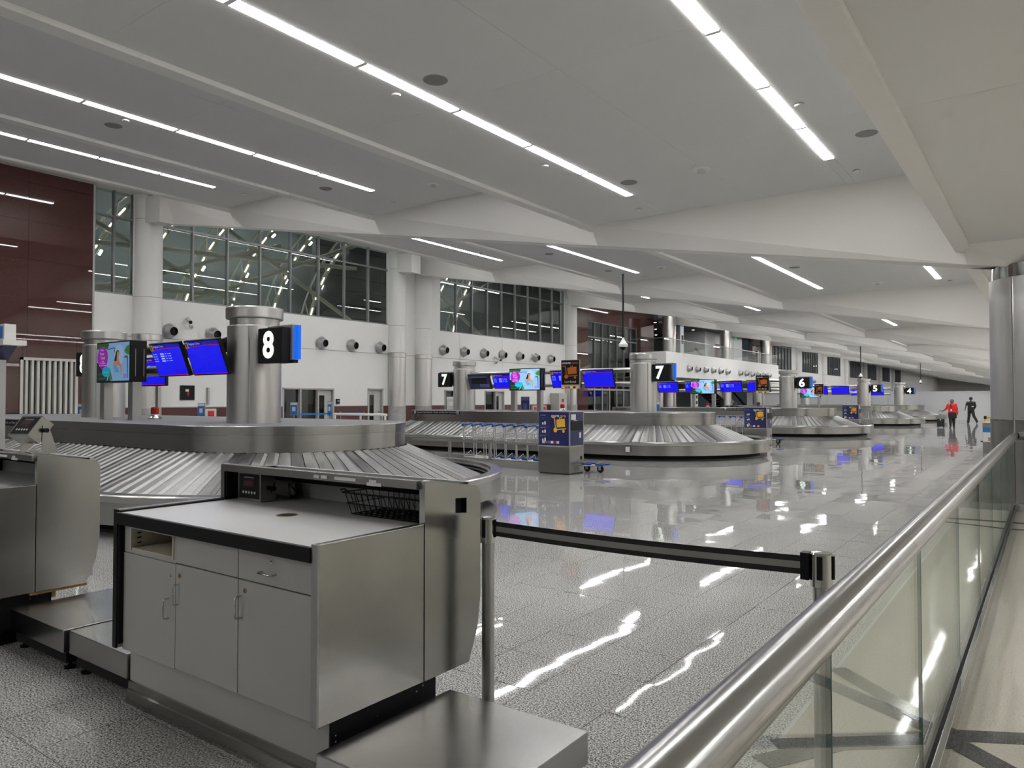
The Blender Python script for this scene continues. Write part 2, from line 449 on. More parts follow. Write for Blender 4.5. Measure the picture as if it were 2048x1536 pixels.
# ------------------------------------------------------------------ ceiling
mb = MB()
for x0, x1, z in STRIPS:
    mb.quad((x0, YMIN, z + 0.03), (x1, YMIN, z + 0.03), (x1, YMAX, z + 0.03), (x0, YMAX, z + 0.03))
ceiling = struct('ceiling', 'ceiling', mb, 'stepped grey ceiling rising in flat strips towards the window wall')
for (x0, x1, z), (nx0, nx1, nz) in zip(STRIPS[:-1], STRIPS[1:]):
    struct('ceiling_rib', 'beam', MB().box(nx0 - 0.14, nx0 + 0.06, YMIN, YMAX, nz - 0.06, z + 0.06), parent=ceiling)
ROWS = [(-21.4, 8.56), (-18.32, 7.41), (-15.10, 7.41), (-12.10, 6.26), (-8.90, 6.26), (-5.77, 5.11), (-2.55, 5.11), (3.7, 3.93), (5.6, 3.93)]  # unseen window row continues the row spacing, added to brighten that wall
LW = 0.066
# panels of the flat strips, hung just under the deck, with the light slots left open
for bi in range(0, 3):
    y0, y1 = BEAMS[bi] + 0.6, BEAMS[bi + 1] - 0.26
    for x0, x1, z in STRIPS[1:5]:
        rows = sorted(r for r, rz in ROWS if abs(rz - z) < 0.01 and x0 < r < x1)
        rows = rows if len(rows) > 1 else [2.0] + rows; mid = (rows[0] + rows[1]) / 2
        edges = [(x0 + 0.06, rows[0] - LW - 0.004), (rows[0] + LW + 0.004, mid), (mid, rows[1] - LW - 0.004), (rows[1] + LW + 0.004, x1 - 0.14)]
        for rr in rows:
            MB().box(rr - LW - 0.003, rr + LW + 0.003, y1 - 1.53, y1 + 0.0, z, z + 0.026).build('ceiling_panel', 'ceiling', ceiling)
            if bi > 0: MB().box(rr - LW - 0.003, rr + LW + 0.003, y0, BEAMS[bi + 1] - 1.8 - 6 * 1.523, z, z + 0.026).build('ceiling_panel', 'ceiling', ceiling)
        nseg = 4
        for a, b in edges:
            for k in range(nseg):
                ya, yb = y0 + (y1 - y0) * k / nseg, y0 + (y1 - y0) * (k + 1) / nseg
                MB().box(a + 0.0012, b - 0.0012, ya + 0.0012, yb - 0.0012, z, z + 0.026).build('ceiling_panel', 'ceiling', ceiling)
# cross beams
for bi, yb in enumerate(BEAMS):
    W = 0.42; lean = 0.30
    mb = MB()
    for si, (x0, x1, z) in enumerate(STRIPS):
        x0 = max(x0, -24.75); a, b = zbeam(x0), zbeam(x1); z = z + 0.02
        xm = min(x0 + 0.65, x1); am = zbeam(xm)
        for s, yy in ((-1, yb), (1, yb + W)):
            t = yy + s * lean
            tri = [(x0, t, z), (x0, yy, a), (xm, yy, am)]
            qd = [(x0, t, z), (xm, yy, am), (x1, yy, b), (x1, t, z)]
            if s > 0: tri.reverse(); qd.reverse()
            mb.quad(*tri); mb.quad(*qd)
        mb.quad((x0, yb, a), (x0, yb + W, a), (x1, yb + W, b), (x1, yb, b))
        mb.quad((x0, yb - lean, z), (x0, yb, a), (x0, yb + W, a), (x0, yb + W + lean, z))
    struct('ceiling_beam', 'beam', mb, 'white tapering roof beam crossing the hall, number %d from the camera' % bi if False else None, parent=ceiling)

# ------------------------------------------------------------------ lights recessed in the ceiling
row_names = {-21.4: 'hidden row by the windows', -18.32: 'leftmost row', -15.10: 'hidden row beside the leftmost', -12.10: 'second row', -8.90: 'hidden row beside the second',
             -5.77: 'third row', -2.55: 'fourth row', 3.7: 'added unseen concourse row', 5.6: 'added unseen outer concourse row'}  # both concourse rows are unseen, added to brighten the soffit and steel panels
mod_me = MB().box(-LW, LW, -0.737, 0.737, -0.006, 0.018).mesh('diffuser', 'lamp')
cap_me = MB().box(-LW - 0.003, LW + 0.003, 0.736, 0.786, -0.009, 0.018).mesh('end_cap', 'ceiling')
rim_me = MB().box(-LW - 0.004, LW + 0.004, -0.758, 0.758, 0.016, 0.028).mesh('housing', 'alu')
bay_txt = ['nearest bay', 'second bay', 'third bay', 'fourth bay']
for bi in range(0, len(BEAMS) - 1):
    y1 = BEAMS[bi + 1] - 1.80
    for rx, rz in ROWS:
        if bi > 8 and rx not in (-18.32, -12.10, -5.77, -2.55, 3.7): continue
        if bi < 4:
            for k in range(6):
                yc = y1 - 1.523 * (k + 0.5)
                t = thing('ceiling_light', 'light panel %s its beam, %s, %s' % (['nearest', 'second from', 'third from', 'fourth from', 'fifth from', 'sixth from'][k], row_names[rx], bay_txt[bi]), 'ceiling light', (rx, yc, rz), 0, 'linear ceiling light panels')
                d = obj('diffuser', mod_me, t, True); obj('housing', rim_me, t, True); obj('end_cap', cap_me, t, True)
        else:
            t = thing('ceiling_light', 'distant light strip, %s, %s bay' % (row_names[rx], (['fifth', 'sixth', 'seventh', 'eighth', 'ninth', 'tenth', 'eleventh', 'twelfth', 'thirteenth', 'fourteenth', 'fifteenth', 'sixteenth', 'seventeenth', 'eighteenth'][bi - 4])), 'ceiling light', (rx, y1 - 4.6, rz), 0, 'distant light strips')
            MB().box(-LW, LW, -4.57, 4.57, -0.006, 0.018).build('diffuser', 'lamp', t, True)

for rx, rz in ((-5.77, 5.11), (-12.10, 6.26)):        # unseen strips behind the camera, added as fill for the counter fronts
    t = thing('ceiling_light', 'added unseen fill light strip behind the camera, %s' % row_names[rx], 'ceiling light', (rx, -7.0, rz), 0, 'added fill lights behind the camera')
    MB().box(-LW, LW, -4.57, 4.57, -0.006, 0.018).build('diffuser', 'lamp', t, True)
disc_n = {}
def ceil_disc(x, y, z, kind):
    disc_n[kind] = disc_n.get(kind, 0) + 1
    rk = min(row_names, key=lambda r: abs(r - x)); bk = bay_txt[0 if y < 13 else 1]; hw = 'near end' if y - (0 if y < 13 else 13.1) < 7 else ('middle' if y - (0 if y < 13 else 13.1) < 9.5 else ('far end' if y - (0 if y < 13 else 13.1) < 11.2 else 'beam end'))
    wh = ' beside the %s of the %s, %s' % (hw, row_names[rk], bk)
    if kind == 'speaker':
        t = thing('ceiling_speaker', 'flat grey round speaker grille' + wh, 'speaker', (x, y, z), 0, 'round ceiling speakers')
        MB().lathe([(0, -0.006), (0.13, -0.006), (0.14, 0.0)], n=24).build('grille', 'grille', t, True)
    elif kind == 'sprinkler':
        t = thing('sprinkler_cap', 'small white sprinkler cap' + wh, 'sprinkler', (x, y, z), 0, 'sprinkler caps')
        MB().lathe([(0, -0.03), (0.05, -0.03), (0.055, -0.012), (0.02, -0.010), (0.02, 0.0)], n=16).build('cap', 'white', t, True)
    else:
        t = thing('smoke_detector', 'white round smoke detector' + wh, 'smoke detector', (x, y, z), 0, 'smoke detectors')
        MB().lathe([(0.14, 0), (0.14, -0.02), (0.10, -0.035), (0.06, -0.04)], n=20).build('base', 'white', t, True)
        MB().lathe([(0.06, -0.035), (0.07, -0.07), (0.0, -0.085)], n=16).build('head', 'offwhite', t, True)
for p in ((-5.39, 5.94), (-5.43, 10.6), (-1.9, 10.49), (-5.4, 20), (-1.9, 21.6)): ceil_disc(*p, 5.11, 'speaker')
for p in ((-12.75, 5.98), (-12.79, 10.54), (-12.8, 19.5), (-12.75, 23.3)): ceil_disc(*p, 6.26, 'speaker')
for p in ((-5.99, 5.94), (-2.35, 8.97), (-2.34, 12.09), (-6.04, 12.19), (-6.03, 9.07), (-2.3, 24.8)): ceil_disc(*p, 5.11, 'sprinkler')
for p in ((-12.31, 5.97), (-12.39, 12.2), (-12.3, 25.2)): ceil_disc(*p, 6.26, 'sprinkler')
for p in ((-18.2, 12.1),): ceil_disc(*p, 7.41, 'sprinkler')
ceil_disc(-4.2, 10.59, 5.11, 'smoke'); ceil_disc(-10.63, 11.66, 6.26, 'smoke'); ceil_disc(-17.9, 22.4, 7.41, 'smoke'); ceil_disc(-10.9, 23.7, 6.26, 'smoke'); ceil_disc(-4.1, 24.0, 5.11, 'smoke')

# ------------------------------------------------------------------ walls
def wall_with_holes(x, y0, y1, z0, z1, holes, m, name, label, thick=0.3, parent=None):
    """wall in the plane X=x facing +X with rectangular openings (ya, yb, za, zb), assembled from pieces"""
    ys = sorted({y0, y1} | {h[0] for h in holes} | {h[1] for h in holes}); zs = sorted({z0, z1} | {h[2] for h in holes} | {h[3] for h in holes})
    mb = MB()
    for ya, yb in zip(ys[:-1], ys[1:]):
        for za, zb in zip(zs[:-1], zs[1:]):
            cy_, cz = (ya + yb) / 2, (za + zb) / 2
            if any(h[0] < cy_ < h[1] and h[2] < cz < h[3] for h in holes): continue
            mb.box(x - thick, x, ya, yb, za, zb)
    return struct(name, m, mb, label, parent)

SILL = 5.14
W1 = [(11.16, 12.46), (13.33, 24.53)]; W2 = [(27.95, 39.78)]
FARW = [(82.3, 91.0), (95.6, 103.5), (108.5, 116.5), (123.0, 131.0), (136.5, 144.5), (150.0, 158.0), (163.0, 171.0)]
doors = [(18.47, 21.11, 0, 2.12), (23.05, 24.01, 0, 2.16), (28.3, 30.0, 0, 2.15), (31.6, 33.4, 0, 2.15)]
wl = wall_with_holes(XW, 11.08, 41.2, 0, 9.4, [(a, b, SILL, 8.95) for a, b in W1 + W2] + doors, 'wall', 'wall_left', 'tall off-white wall under the high windows')
wl2 = wall_with_holes(XW, 78.5, YMAX, 0, 9.4, [(a, b, SILL, 8.9) for a, b in FARW], 'wall', 'wall_left_far', 'far stretch of the off-white window wall')
for y0, y1 in ((11.1, 18.45), (21.13, 23.03), (24.03, 28.28), (30.02, 31.58), (33.42, 41.2)):       # wainscot
    MB().box(XW, XW + 0.03, y0, y1, 0, 1.35).build('wainscot', 'red_matte', wl)
    MB().box(XW, XW + 0.035, y0, y1, 1.35, 1.38).build('wainscot_cap', 'frame_l', wl)
MB().box(XW, XW + 0.012, 11.1, 41.2, 3.76, 3.775).build('reveal_joint', 'frame', wl)
for yy in (18.3, 29.5, 33.2): MB().box(XW, XW + 0.006, yy, yy + 0.012, 1.4, 5.1).build('reveal_joint', 'frame_l', wl)

def red_wall(name, label, y0, y1, z0, z1, holes=(), pw=2.1, ph=1.12):
    xs = XW + 0.12
    base = wall_with_holes(xs - 0.05, y0, y1, z0, z1, list(holes), 'grout', name, label, 0.4)
    ny = max(1, round((y1 - y0) / pw)); nz = max(1, round((z1 - z0) / ph))
    for i in range(ny):
        for k in range(nz):
            ya, yb = y0 + (y1 - y0) * i / ny, y0 + (y1 - y0) * (i + 1) / ny
            za, zb = z0 + (z1 - z0) * k / nz, z0 + (z1 - z0) * (k + 1) / nz
            rects = [(ya, yb, za, zb)]
            for h in holes:
                new = []
                for (a, b, c, d) in rects:
                    if b <= h[0] or a >= h[1] or d <= h[2] or c >= h[3]: new.append((a, b, c, d)); continue
                    if a < h[0]: new.append((a, h[0], c, d))
                    if b > h[1]: new.append((h[1], b, c, d))
                    aa, bb = max(a, h[0]), min(b, h[1])
                    if c < h[2]: new.append((aa, bb, c, h[2]))
                    if d > h[3]: new.append((aa, bb, h[3], d))
                rects = new
            for (a, b, c, d) in rects:
                if b - a < 0.02 or d - c < 0.02: continue
                dx = rnd.uniform(-0.003, 0.003); dy = rnd.gauss(0, 0.0008) * (b - a)
                g = 0.003
                mb = MB(); x = xs + dx
                mb.add([(xs - 0.05, a + g, c + g), (xs - 0.05, b - g, c + g), (xs - 0.05, b - g, d - g), (xs - 0.05, a + g, d - g),
                        (x, a + g, c + g), (x + dy, b - g, c + g), (x + dy, b - g, d - g), (x, a + g, d - g)],
                       [(4, 5, 6, 7), (0, 1, 5, 4), (1, 2, 6, 5), (2, 3, 7, 6), (3, 0, 4, 7)])
                mb.build('stone_panel', 'red', base)
    return base
rw1 = red_wall('wall_left_stone', 'dark red polished granite wall panels beside the tall windows', 5.5, 11.08, 0, 9.4, [(9.1, 10.62, 0, 2.85)])
MB().box(XW - 0.1, XW + 0.14, 11.075, 11.13, 0, 9.4).build('edge_trim', 'frame_l', wl)
rw2 = red_wall('wall_left_entry', 'red granite block around the entrance glazing', 41.2, 52.7, 0, 8.6, [(42.6, 50.0, 0, 6.95)])
rw3 = red_wall('wall_left_stone_far', 'far red granite block beyond the mezzanine', 76.3, 81.0, 0, 8.6, [(77.2, 79.6, 3.5, 6.9)], 2.0, 1.6)
struct('wall_back', 'wall', MB().box(-27, 7.2, YMIN - 0.3, YMIN, 0, 9.4), 'plain wall behind the camera')
struct('wall_left_near', 'wall_near', MB().box(XW - 0.35, XW, YMIN, 5.5, 0, 9.4), 'plain dark grey wall left of the stone panels')
struct('wall_right', 'wall', MB().box(7.0, 7.3, YMIN, YMAX, 0, 4.2), 'plain wall along the concourse')
struct('wall_far', 'wall', MB().box(-27, 7.2, YMAX, YMAX + 0.3, 0, 9.4), 'distant end wall of the hall')
part = struct('wall_partition', 'partition', MB().box(-23.5, 7.0, 70.3, 70.45, 0, 2.32), 'pale temporary partition closing the far end of the hall')
for x in [-23.5 + 2.44 * k for k in range(1, 13)]: MB().box(x - 0.006, x + 0.006, 70.292, 70.3, 0, 2.32).build('panel_joint', 'frame_l', part)
MB().box(-23.5, 7.0, 70.27, 70.47, 2.32, 2.36).build('cap_rail', 'white', part)

# ------------------------------------------------------------------ windows
def window(name, label, y0, y1, z0, z1, mull, trans, glass='winglass', x=XW - 0.10, fw=0.05):
    root = thing(name, label, None, (x, (y0 + y1) / 2, z0)); root['kind'] = 'structure'
    ys = [y0] + list(mull) + [y1]; zs = [z0] + list(trans) + [z1]
    for yy in (y0 + fw / 2, y1 - fw / 2): MB().box(x - 0.05, x + 0.09, yy - fw / 2, yy + fw / 2, z0, z1).build('frame', 'frame', root)
    for zz in (z0 + fw / 2, z1 - fw / 2): MB().box(x - 0.05, x + 0.10, y0, y1, zz - fw / 2, zz + fw / 2).build('frame', 'frame', root)
    for yy in mull: MB().box(x - 0.05, x + 0.09, yy - fw * 0.6, yy + fw * 0.6, z0 + fw, z1 - fw).build('mullion', 'frame', root)
    for zz in trans: MB().box(x - 0.04, x + 0.08, y0 + fw, y1 - fw, zz - fw * 0.7, zz + fw * 0.7).build('transom', 'frame', root)
    for a, b in zip(ys[:-1], ys[1:]):
        for c, d in zip(zs[:-1], zs[1:]):
            tl = rnd.gauss(0, 0.002)
            MB().add([(x - tl, a + 0.03, c + 0.03), (x + tl, b - 0.03, c + 0.03), (x + tl, b - 0.03, d - 0.03), (x - tl, a + 0.03, d - 0.03)], [(0, 1, 2, 3)]).build('pane', glass, root)
    return root
window('window_1', 'narrow high window beside the red stone wall', 11.16, 12.46, SILL, 8.95, [11.81], [7.71])
window('window_2', 'wide high window showing the lit roof trusses outside', 13.33, 24.53, SILL, 8.95, [14.6, 16.0, 17.42, 18.85, 20.28, 21.7, 23.11], [7.71])
window('window_3', 'second wide high window between the white columns', 27.95, 39.78, SILL, 8.95, [27.95 + 1.314 * k for k in range(1, 9)], [7.75])
window('window_4', 'tall entrance glazing in the red granite block', 42.6, 50.0, 2.75, 6.95, [42.6 + 1.06 * k for k in range(1, 7)], [5.9], 'winglass', XW - 0.05)
ords_w = ['first', 'second', 'third', 'fourth', 'fifth', 'sixth', 'seventh']
for i, (a, b) in enumerate(FARW):
    window('window_%d' % (6 + i), ords_w[i] + ' of the distant window bays past the mezzanine', a, b, SILL, 8.9, [a + (b - a) * k / 7 for k in range(1, 7)], [7.8])
window('window_5', 'small dark window in the far red granite block', 77.2, 79.6, 3.5, 6.9, [78.0, 78.8], [5.9], 'winglass', XW - 0.02)

# outside: lit curved roof ribs behind the high windows
struct('wall_canopy', 'canopy', MB().box(-30.4, -30.2, 2, 60, 2, 14), 'dim canopy skin behind the roof trusses')
struct('wall_siding', 'siding', MB().box(-29.3, -29.0, 23.3, 29.5, 2, 13), 'dark metal siding outside the high window')
for k in range(9): MB().box(-29.0, -28.97, 23.3, 29.5, 4.4 + k * 0.7, 4.44 + k * 0.7).build('siding_joint', 'black', bpy.data.objects['wall_siding'])
struct('wall_siding_far', 'siding', MB().box(-29.3, -29.0, 40.6, 60, 2, 13), 'dark siding outside the far windows')
box_o = struct('floor_outside', 'siding', MB().box(-30.2, -25.5, 2, 60, 2.3, 2.4), 'dark ledge outside the high windows')
def rib(y, i):
    t = thing('roof_truss', ['first', 'second', 'third', 'fourth', 'fifth', 'sixth', 'seventh', 'eighth', 'ninth', 'tenth', 'eleventh', 'twelfth'][i] + ' curved pale roof rib outside the high windows, counted from the left', 'truss', (-28.6, y, 2.4), 0, 'curved roof ribs')
    pts = []
    for k in range(15):
        a = R(8 + 74 * k / 14); pts.append((-28.6, y + 8.0 * (1 - math.cos(a)), 2.4 + 9.5 * math.sin(a)))
    MB().tube(pts, 0.11, 8).build('chord', 'truss', t)
    pts2 = [(-28.9, p[1] - 0.28, p[2] + 0.12) for p in pts]
    MB().tube(pts2, 0.05, 6).build('chord', 'truss', t)
    for k in range(0, 14, 1):
        MB().cyl(pts[k], pts2[k + 1], 0.03, n=6).build('web', 'truss', t)
    for k in range(0, 13):
        a, b = Vector(pts[k]), Vector(pts[k + 1]); c = a.lerp(b, 0.25); d = a.lerp(b, 0.7)
        e = Vector((0.10, -0.06, 0.04))
        MB().cyl(c + e, d + e, 0.022, n=6).build('light_strip', 'lamp_warm', t)
        if k % 3 == 1:
            e2 = Vector((-0.35, 0.30, -0.10)); 
            MB().cyl(c + e2, c.lerp(d, 0.55) + e2, 0.045, n=6).build('floodlight', 'lamp_ext', t)
for i, y in enumerate((9.6, 11.7, 13.8, 15.9, 18.0, 20.1, 22.2, 28.4, 30.5, 32.6)): rib(y, i)
def brace(a, b, i):
    tag(MB().cyl(a, b, 0.10, n=8).build('roof_brace', 'truss'), 'straight pale roof brace crossing the curved ribs, %s' % i, 'brace', 'straight roof braces')
X_ = -28.0
for i, (a, b) in enumerate((((X_, 8, 4.0), (X_, 20.5, 8.6)), ((X_, 9, 9.6), (X_, 21, 4.6)), ((X_, 10, 7.2), (X_, 25, 8.2)), ((X_, 13, 4.2), (X_, 26, 9.8)), ((X_, 15, 10.2), (X_, 25, 5.4)),
                            ((X_, 9, 5.6), (X_, 18, 6.1)), ((X_, 27, 4.6), (X_, 37, 9.4)), ((X_, 28, 9.4), (X_, 36, 5.0)))):
    brace(a, b, ['lowest left', 'falling from upper left', 'nearly level and high', 'long rising', 'falling in the middle', 'nearly level and low', 'rising in the second window', 'falling in the second window'][i])

# ------------------------------------------------------------------ wall columns
def wall_column(y, i, r=0.47):
    t = thing('wall_column', 'round white column with steel lower sleeve, ' + i, 'column', (XW + 0.05, y, 0))
    c = (XW + 0.05, y, 0)
    MB().lathe([(r + 0.02, 0), (r + 0.02, 1.33)], c, 28).build('stone_base', 'granite', t)
    MB().lathe([(r, 1.33), (r, 3.62)], c, 28).build('steel_sleeve', 'steel_col', t)
    MB().lathe([(r, 3.62), (r + 0.025, 3.64), (r + 0.025, 3.84), (r, 3.86)], c, 28).build('sleeve_cap', 'steel_col', t)
    MB().lathe([(r, 3.86), (r, 5.10)], c, 28).build('shaft', 'wall', t)
    MB().lathe([(r - 0.012, 5.10), (r - 0.012, 5.115)], c, 28).build('joint', 'frame', t)
    MB().lathe([(r, 5.115), (r, 7.75)], c, 28).build('shaft', 'wall', t)
    MB().lathe([(r - 0.012, 7.75), (r - 0.012, 7.765)], c, 28).build('joint', 'frame', t)
    MB().lathe([(r, 7.765), (r, 9.0)], c, 28).build('shaft', 'wall', t)
    MB().box(XW - 0.05, XW + 0.06, y - r - 0.02, y + r + 0.02, 5.12, 8.95).build('backing', 'wall', t)
    pr = [(XW + 0.05, zbeam(XW) - 0.1), (XW + 1.35, zbeam(XW + 1.35) - 0.02), (XW + 1.35, 8.4), (XW + 0.05, 8.5)]
    MB().prism(pr, y - r * 0.62, y + r * 0.62, 'y').build('haunch', 'beam', t)
for y, n in ((12.9, 'nearest to the red stone wall'), (24.78, 'first of the close pair'), (26.6, 'second of the close pair'), (40.4, 'next to the entrance block'),
             (81.5, 'far off past the mezzanine, first'), (93.3, 'far off past the mezzanine, second'), (106.2, 'far off past the mezzanine, third'), (119.5, 'far off past the mezzanine, fourth'), (133.5, 'far off past the mezzanine, fifth'), (147, 'far off past the mezzanine, sixth'), (160.5, 'far off past the mezzanine, last')):
    wall_column(y, n)

# ------------------------------------------------------------------ doors in the window wall
def storefront(name, label, y0, y1, z1, splits, doorlast=True):
    root = thing(name, label, None, (XW, (y0 + y1) / 2, 0)); root['kind'] = 'structure'
    x = XW - 0.12; f = 0.06
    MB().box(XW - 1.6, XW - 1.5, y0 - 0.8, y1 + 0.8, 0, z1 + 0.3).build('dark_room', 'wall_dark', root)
    for yy in [y0 + f / 2] + splits + [y1 - f / 2]: MB().box(x - 0.05, XW + 0.03, yy - f / 2, yy + f / 2, 0, z1).build('frame', 'frame_l', root)
    MB().box(x - 0.05, XW + 0.03, y0, y1, z1 - f, z1).build('frame', 'frame_l', root)
    ys = [y0 + f] + splits + [y1 - f]
    for i, (a, b) in enumerate(zip(ys[:-1], ys[1:])):
        if doorlast and i == len(ys) - 2:
            MB().prism([(a + .03, 0.01), (b - .03, 0.01), (b - .03, z1 - f), (a + .03, z1 - f)], x - 0.02, x + 0.03, 'x', [(a + .14, 0.2), (a + .14, z1 - .3), (a + .42, z1 - .3), (a + .42, 0.2)]).build('door_leaf', 'frame_l', root)
            MB().box(x - 0.002, x + 0.002, a + .14, a + .42, .2, z1 - .3).build('pane', 'doorglass', root)
            MB().box(x + 0.03, x + 0.09, b - .14, b - .11, 0.95, 1.10).build('handle', 'alu', root)
        else:
            MB().box(x - 0.003, x + 0.003, a + .03, b - .03, 0.05, z1 - f).build('pane', 'doorglass', root)
    return root
storefront('door_1', 'grey framed glass office front with a narrow-lite door', 18.47, 21.11, 2.12, [19.35, 20.25])
d2 = storefront('door_2', 'grey service door with a vision panel near the paired columns', 23.05, 24.01, 2.16, [])
storefront('door_3', 'glass office front behind the left steel column of carousel seven', 28.3, 30.0, 2.15, [29.15], False)
storefront('door_4', 'glass office door beside the blue standing sign', 31.6, 33.4, 2.15, [32.6])
# entrance doors under the tall glazing
ent = thing('door_5', 'row of glass entrance doors under the tall glazing', None, (XW, 46.3, 0)); ent['kind'] = 'structure'
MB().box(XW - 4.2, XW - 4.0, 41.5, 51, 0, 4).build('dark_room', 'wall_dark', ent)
for k in range(8):
    y = 42.6 + 1.057 * k; MB().box(XW - 0.1, XW + 0.02, y - 0.05, y + 0.05, 0, 2.75).build('frame', 'alu', ent)
    if k < 7: MB().box(XW - 0.04, XW - 0.035, y + 0.05, y + 1.0, 0.05, 2.3).build('pane', 'doorglass', ent)
MB().box(XW - 0.1, XW + 0.03, 42.6, 50.0, 2.3, 2.42).build('header', 'alu', ent)
MB().box(XW - 0.1, XW + 0.03, 42.6, 50.0, 2.62, 2.76).build('header', 'alu', ent)

# louvred panel in the red stone wall
lv = thing('louvre_screen', 'tall pale vertical-slat louvre screen in the red stone wall', 'louvre', (XW + 0.1, 9.85, 0))
MB().box(XW - 0.3, XW - 0.25, 9.0, 10.7, 0, 2.9).build('backing', 'wall_dark', lv)
for a, b, c, d in ((9.04, 9.12, 0, 2.9), (10.58, 10.66, 0, 2.9), (9.04, 10.66, 2.82, 2.9)): MB().box(XW + 0.02, XW + 0.17, a, b, c, d).build('frame', 'offwhite', lv)
sl = MB().box(-0.08, 0.05, -0.035, 0.035, 0, 2.82).mesh('slat', 'offwhite')
for k in range(9):
    o = obj('slat', sl, lv); o.matrix_parent_inverse = wm(lv).inverted(); o.location = (XW + 0.10, 9.22 + k * 0.158, 0)

# ------------------------------------------------------------------ air nozzles
noz = {}
def nozzle(x, y, z, label, group, yaw=0.0, s=1.0):
    t = thing('air_nozzle', label, 'air nozzle', (x, y, z), yaw, group)
    if 'a' not in noz:
        noz['a'] = MB().lathe([(0.255, 0.0), (0.26, 0.04), (0.235, 0.10), (0.185, 0.20), (0.165, 0.27), (0.155, 0.275)], n=24, axis='x').mesh('cone', 'duct')
        noz['b'] = MB().lathe([(0.155, 0.275), (0.15, 0.20), (0.0, 0.20)], n=20, axis='x').mesh('throat', 'black')
        noz['c'] = MB().lathe([(0.27, 0.0), (0.28, 0.012), (0.25, 0.025)], n=24, axis='x').mesh('flange', 'duct')
    for k, n in (('a', 'cone'), ('b', 'throat'), ('c', 'flange')):
        o = obj(n, noz[k], t, True); o.rotation_euler = (0, 0, 0)
    t.rotation_euler = (0, R(6), yaw); t.scale = (s, s, s)
ords = ['first', 'second', 'third', 'fourth', 'fifth', 'sixth', 'seventh', 'eighth', 'ninth', 'tenth', 'eleventh', 'twelfth']
for i, y in enumerate((13.75, 15.42, 18.75, 20.42, 22.12, 23.8)):
    nozzle(XW + 0.035, y - 0.05, 4.05, ords[i] + ' round air nozzle from the left, on the wall under the widest window', 'nozzles under the widest window', R(5))
for i in range(7):
    nozzle(XW + 0.035, 28.15 + 1.665 * i, 4.18, ords[i] + ' round air nozzle from the left, under the second window', 'nozzles under the second window', R(5))
for i in range(12):
    y = (52.6 + 1.62 * i) if i < 6 else (63.9 + 1.62 * (i - 6))
    nozzle(-21.98, y, 4.02, ords[i] + ' round air nozzle along the mezzanine fascia', 'nozzles on the mezzanine fascia', R(5))
for i in range(8):
    nozzle(XW + 0.035, (83.2 + 1.7 * i) if i < 4 else (95.8 + 1.7 * (i - 4)), 4.1, ords[i] + ' tiny air nozzle on the far wall', 'nozzles on the far wall', R(5))

# ------------------------------------------------------------------ mezzanine
MY0, MY1, MX = 48.6, 75.4, -22.0
mz = struct('wall_mezzanine', 'wall', MB().box(MX - 0.25, MX, MY0, MY1, 3.30, 5.12), 'white mezzanine balcony fascia carrying a row of air nozzles')
MB().box(XW + 0.13, MX - 0.25, MY0, MY0 + 0.25, 3.30, 5.12).build('end_fascia', 'wall', mz)
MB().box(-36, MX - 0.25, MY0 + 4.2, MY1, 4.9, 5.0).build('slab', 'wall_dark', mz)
MB().box(-36, MX - 0.25, MY0 + 0.25, MY1, 3.30, 3.36).build('soffit', 'wall', mz)
struct('wall_mezzanine_back', 'partition', MB().box(-33.2, -33.0, 53, 82, 5.0, 8.4), 'pale back wall of the mezzanine')
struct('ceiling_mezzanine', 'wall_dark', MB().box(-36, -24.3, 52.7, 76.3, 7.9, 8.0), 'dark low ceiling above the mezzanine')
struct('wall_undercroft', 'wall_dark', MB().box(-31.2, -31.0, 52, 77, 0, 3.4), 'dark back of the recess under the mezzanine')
struct('wall_core', 'partition', MB().box(-28.6, -25.2, 64.0, 74.0, 5.0, 7.9), 'pale panelled lift core on the mezzanine')
for k in range(4): MB().box(-25.2, -25.19, 64 + 2.5 * k, 64.02 + 2.5 * k, 5, 7.9).build('panel_joint', 'frame', bpy.data.objects['wall_core'])
MB().box(-25.2, -25.18, 66.6, 69.0, 5.0, 6.9).build('shop_opening', 'red_matte', bpy.data.objects['wall_core'])
gr = thing('glass_balustrade', 'glass balustrade with steel top rail along the mezzanine edge', 'balustrade', (MX - 0.15, 62, 5.12))
for k in range(14):
    a = MY0 + 0.05 + 1.91 * k; MB().box(MX - 0.16, MX - 0.148, a + 0.01, a + 1.89, 5.12, 6.08).build('glass_panel', 'glass', gr)
MB().cyl((MX - 0.155, MY0, 6.1), (MX - 0.155, MY1, 6.1), 0.03, n=8).build('top_rail', 'steel', gr)
MB().cyl((XW + 0.2, MY0 + 0.1, 6.1), (MX - 0.155, MY0 + 0.1, 6.1), 0.03, n=8).build('top_rail', 'steel', gr)
MB().box(XW + 0.2, MX - 0.2, MY0 + 0.09, MY0 + 0.10, 5.12, 6.08).build('glass_panel', 'glass', gr)
for i, (y, x) in enumerate(((52.3, -23.4), (64.9, -23.6), (76.5, -23.6))):
    t = thing('mezzanine_column', 'steel clad round column on the mezzanine, %s' % ['at the left end', 'in the middle', 'at the right end'][i], 'column', (x, y, 5.1))
    MB().lathe([(0.5, 0), (0.5, 1.5)], (x, y, 5.1), 20).build('sleeve', 'steel_col', t); MB().lathe([(0.52, 1.5), (0.52, 2.9)], (x, y, 5.1), 20).build('sleeve', 'steel_col', t)
    t = thing('undercroft_column', 'steel clad round column under the mezzanine, %s' % ['at the left', 'in the middle', 'at the right'][i], 'column', (x, y, 0))
    MB().lathe([(0.5, 0), (0.5, 1.4)], (x, y, 0), 20).build('sleeve', 'steel_col', t); MB().lathe([(0.49, 1.4), (0.49, 3.32)], (x, y, 0), 20).build('sleeve', 'steel_col', t)
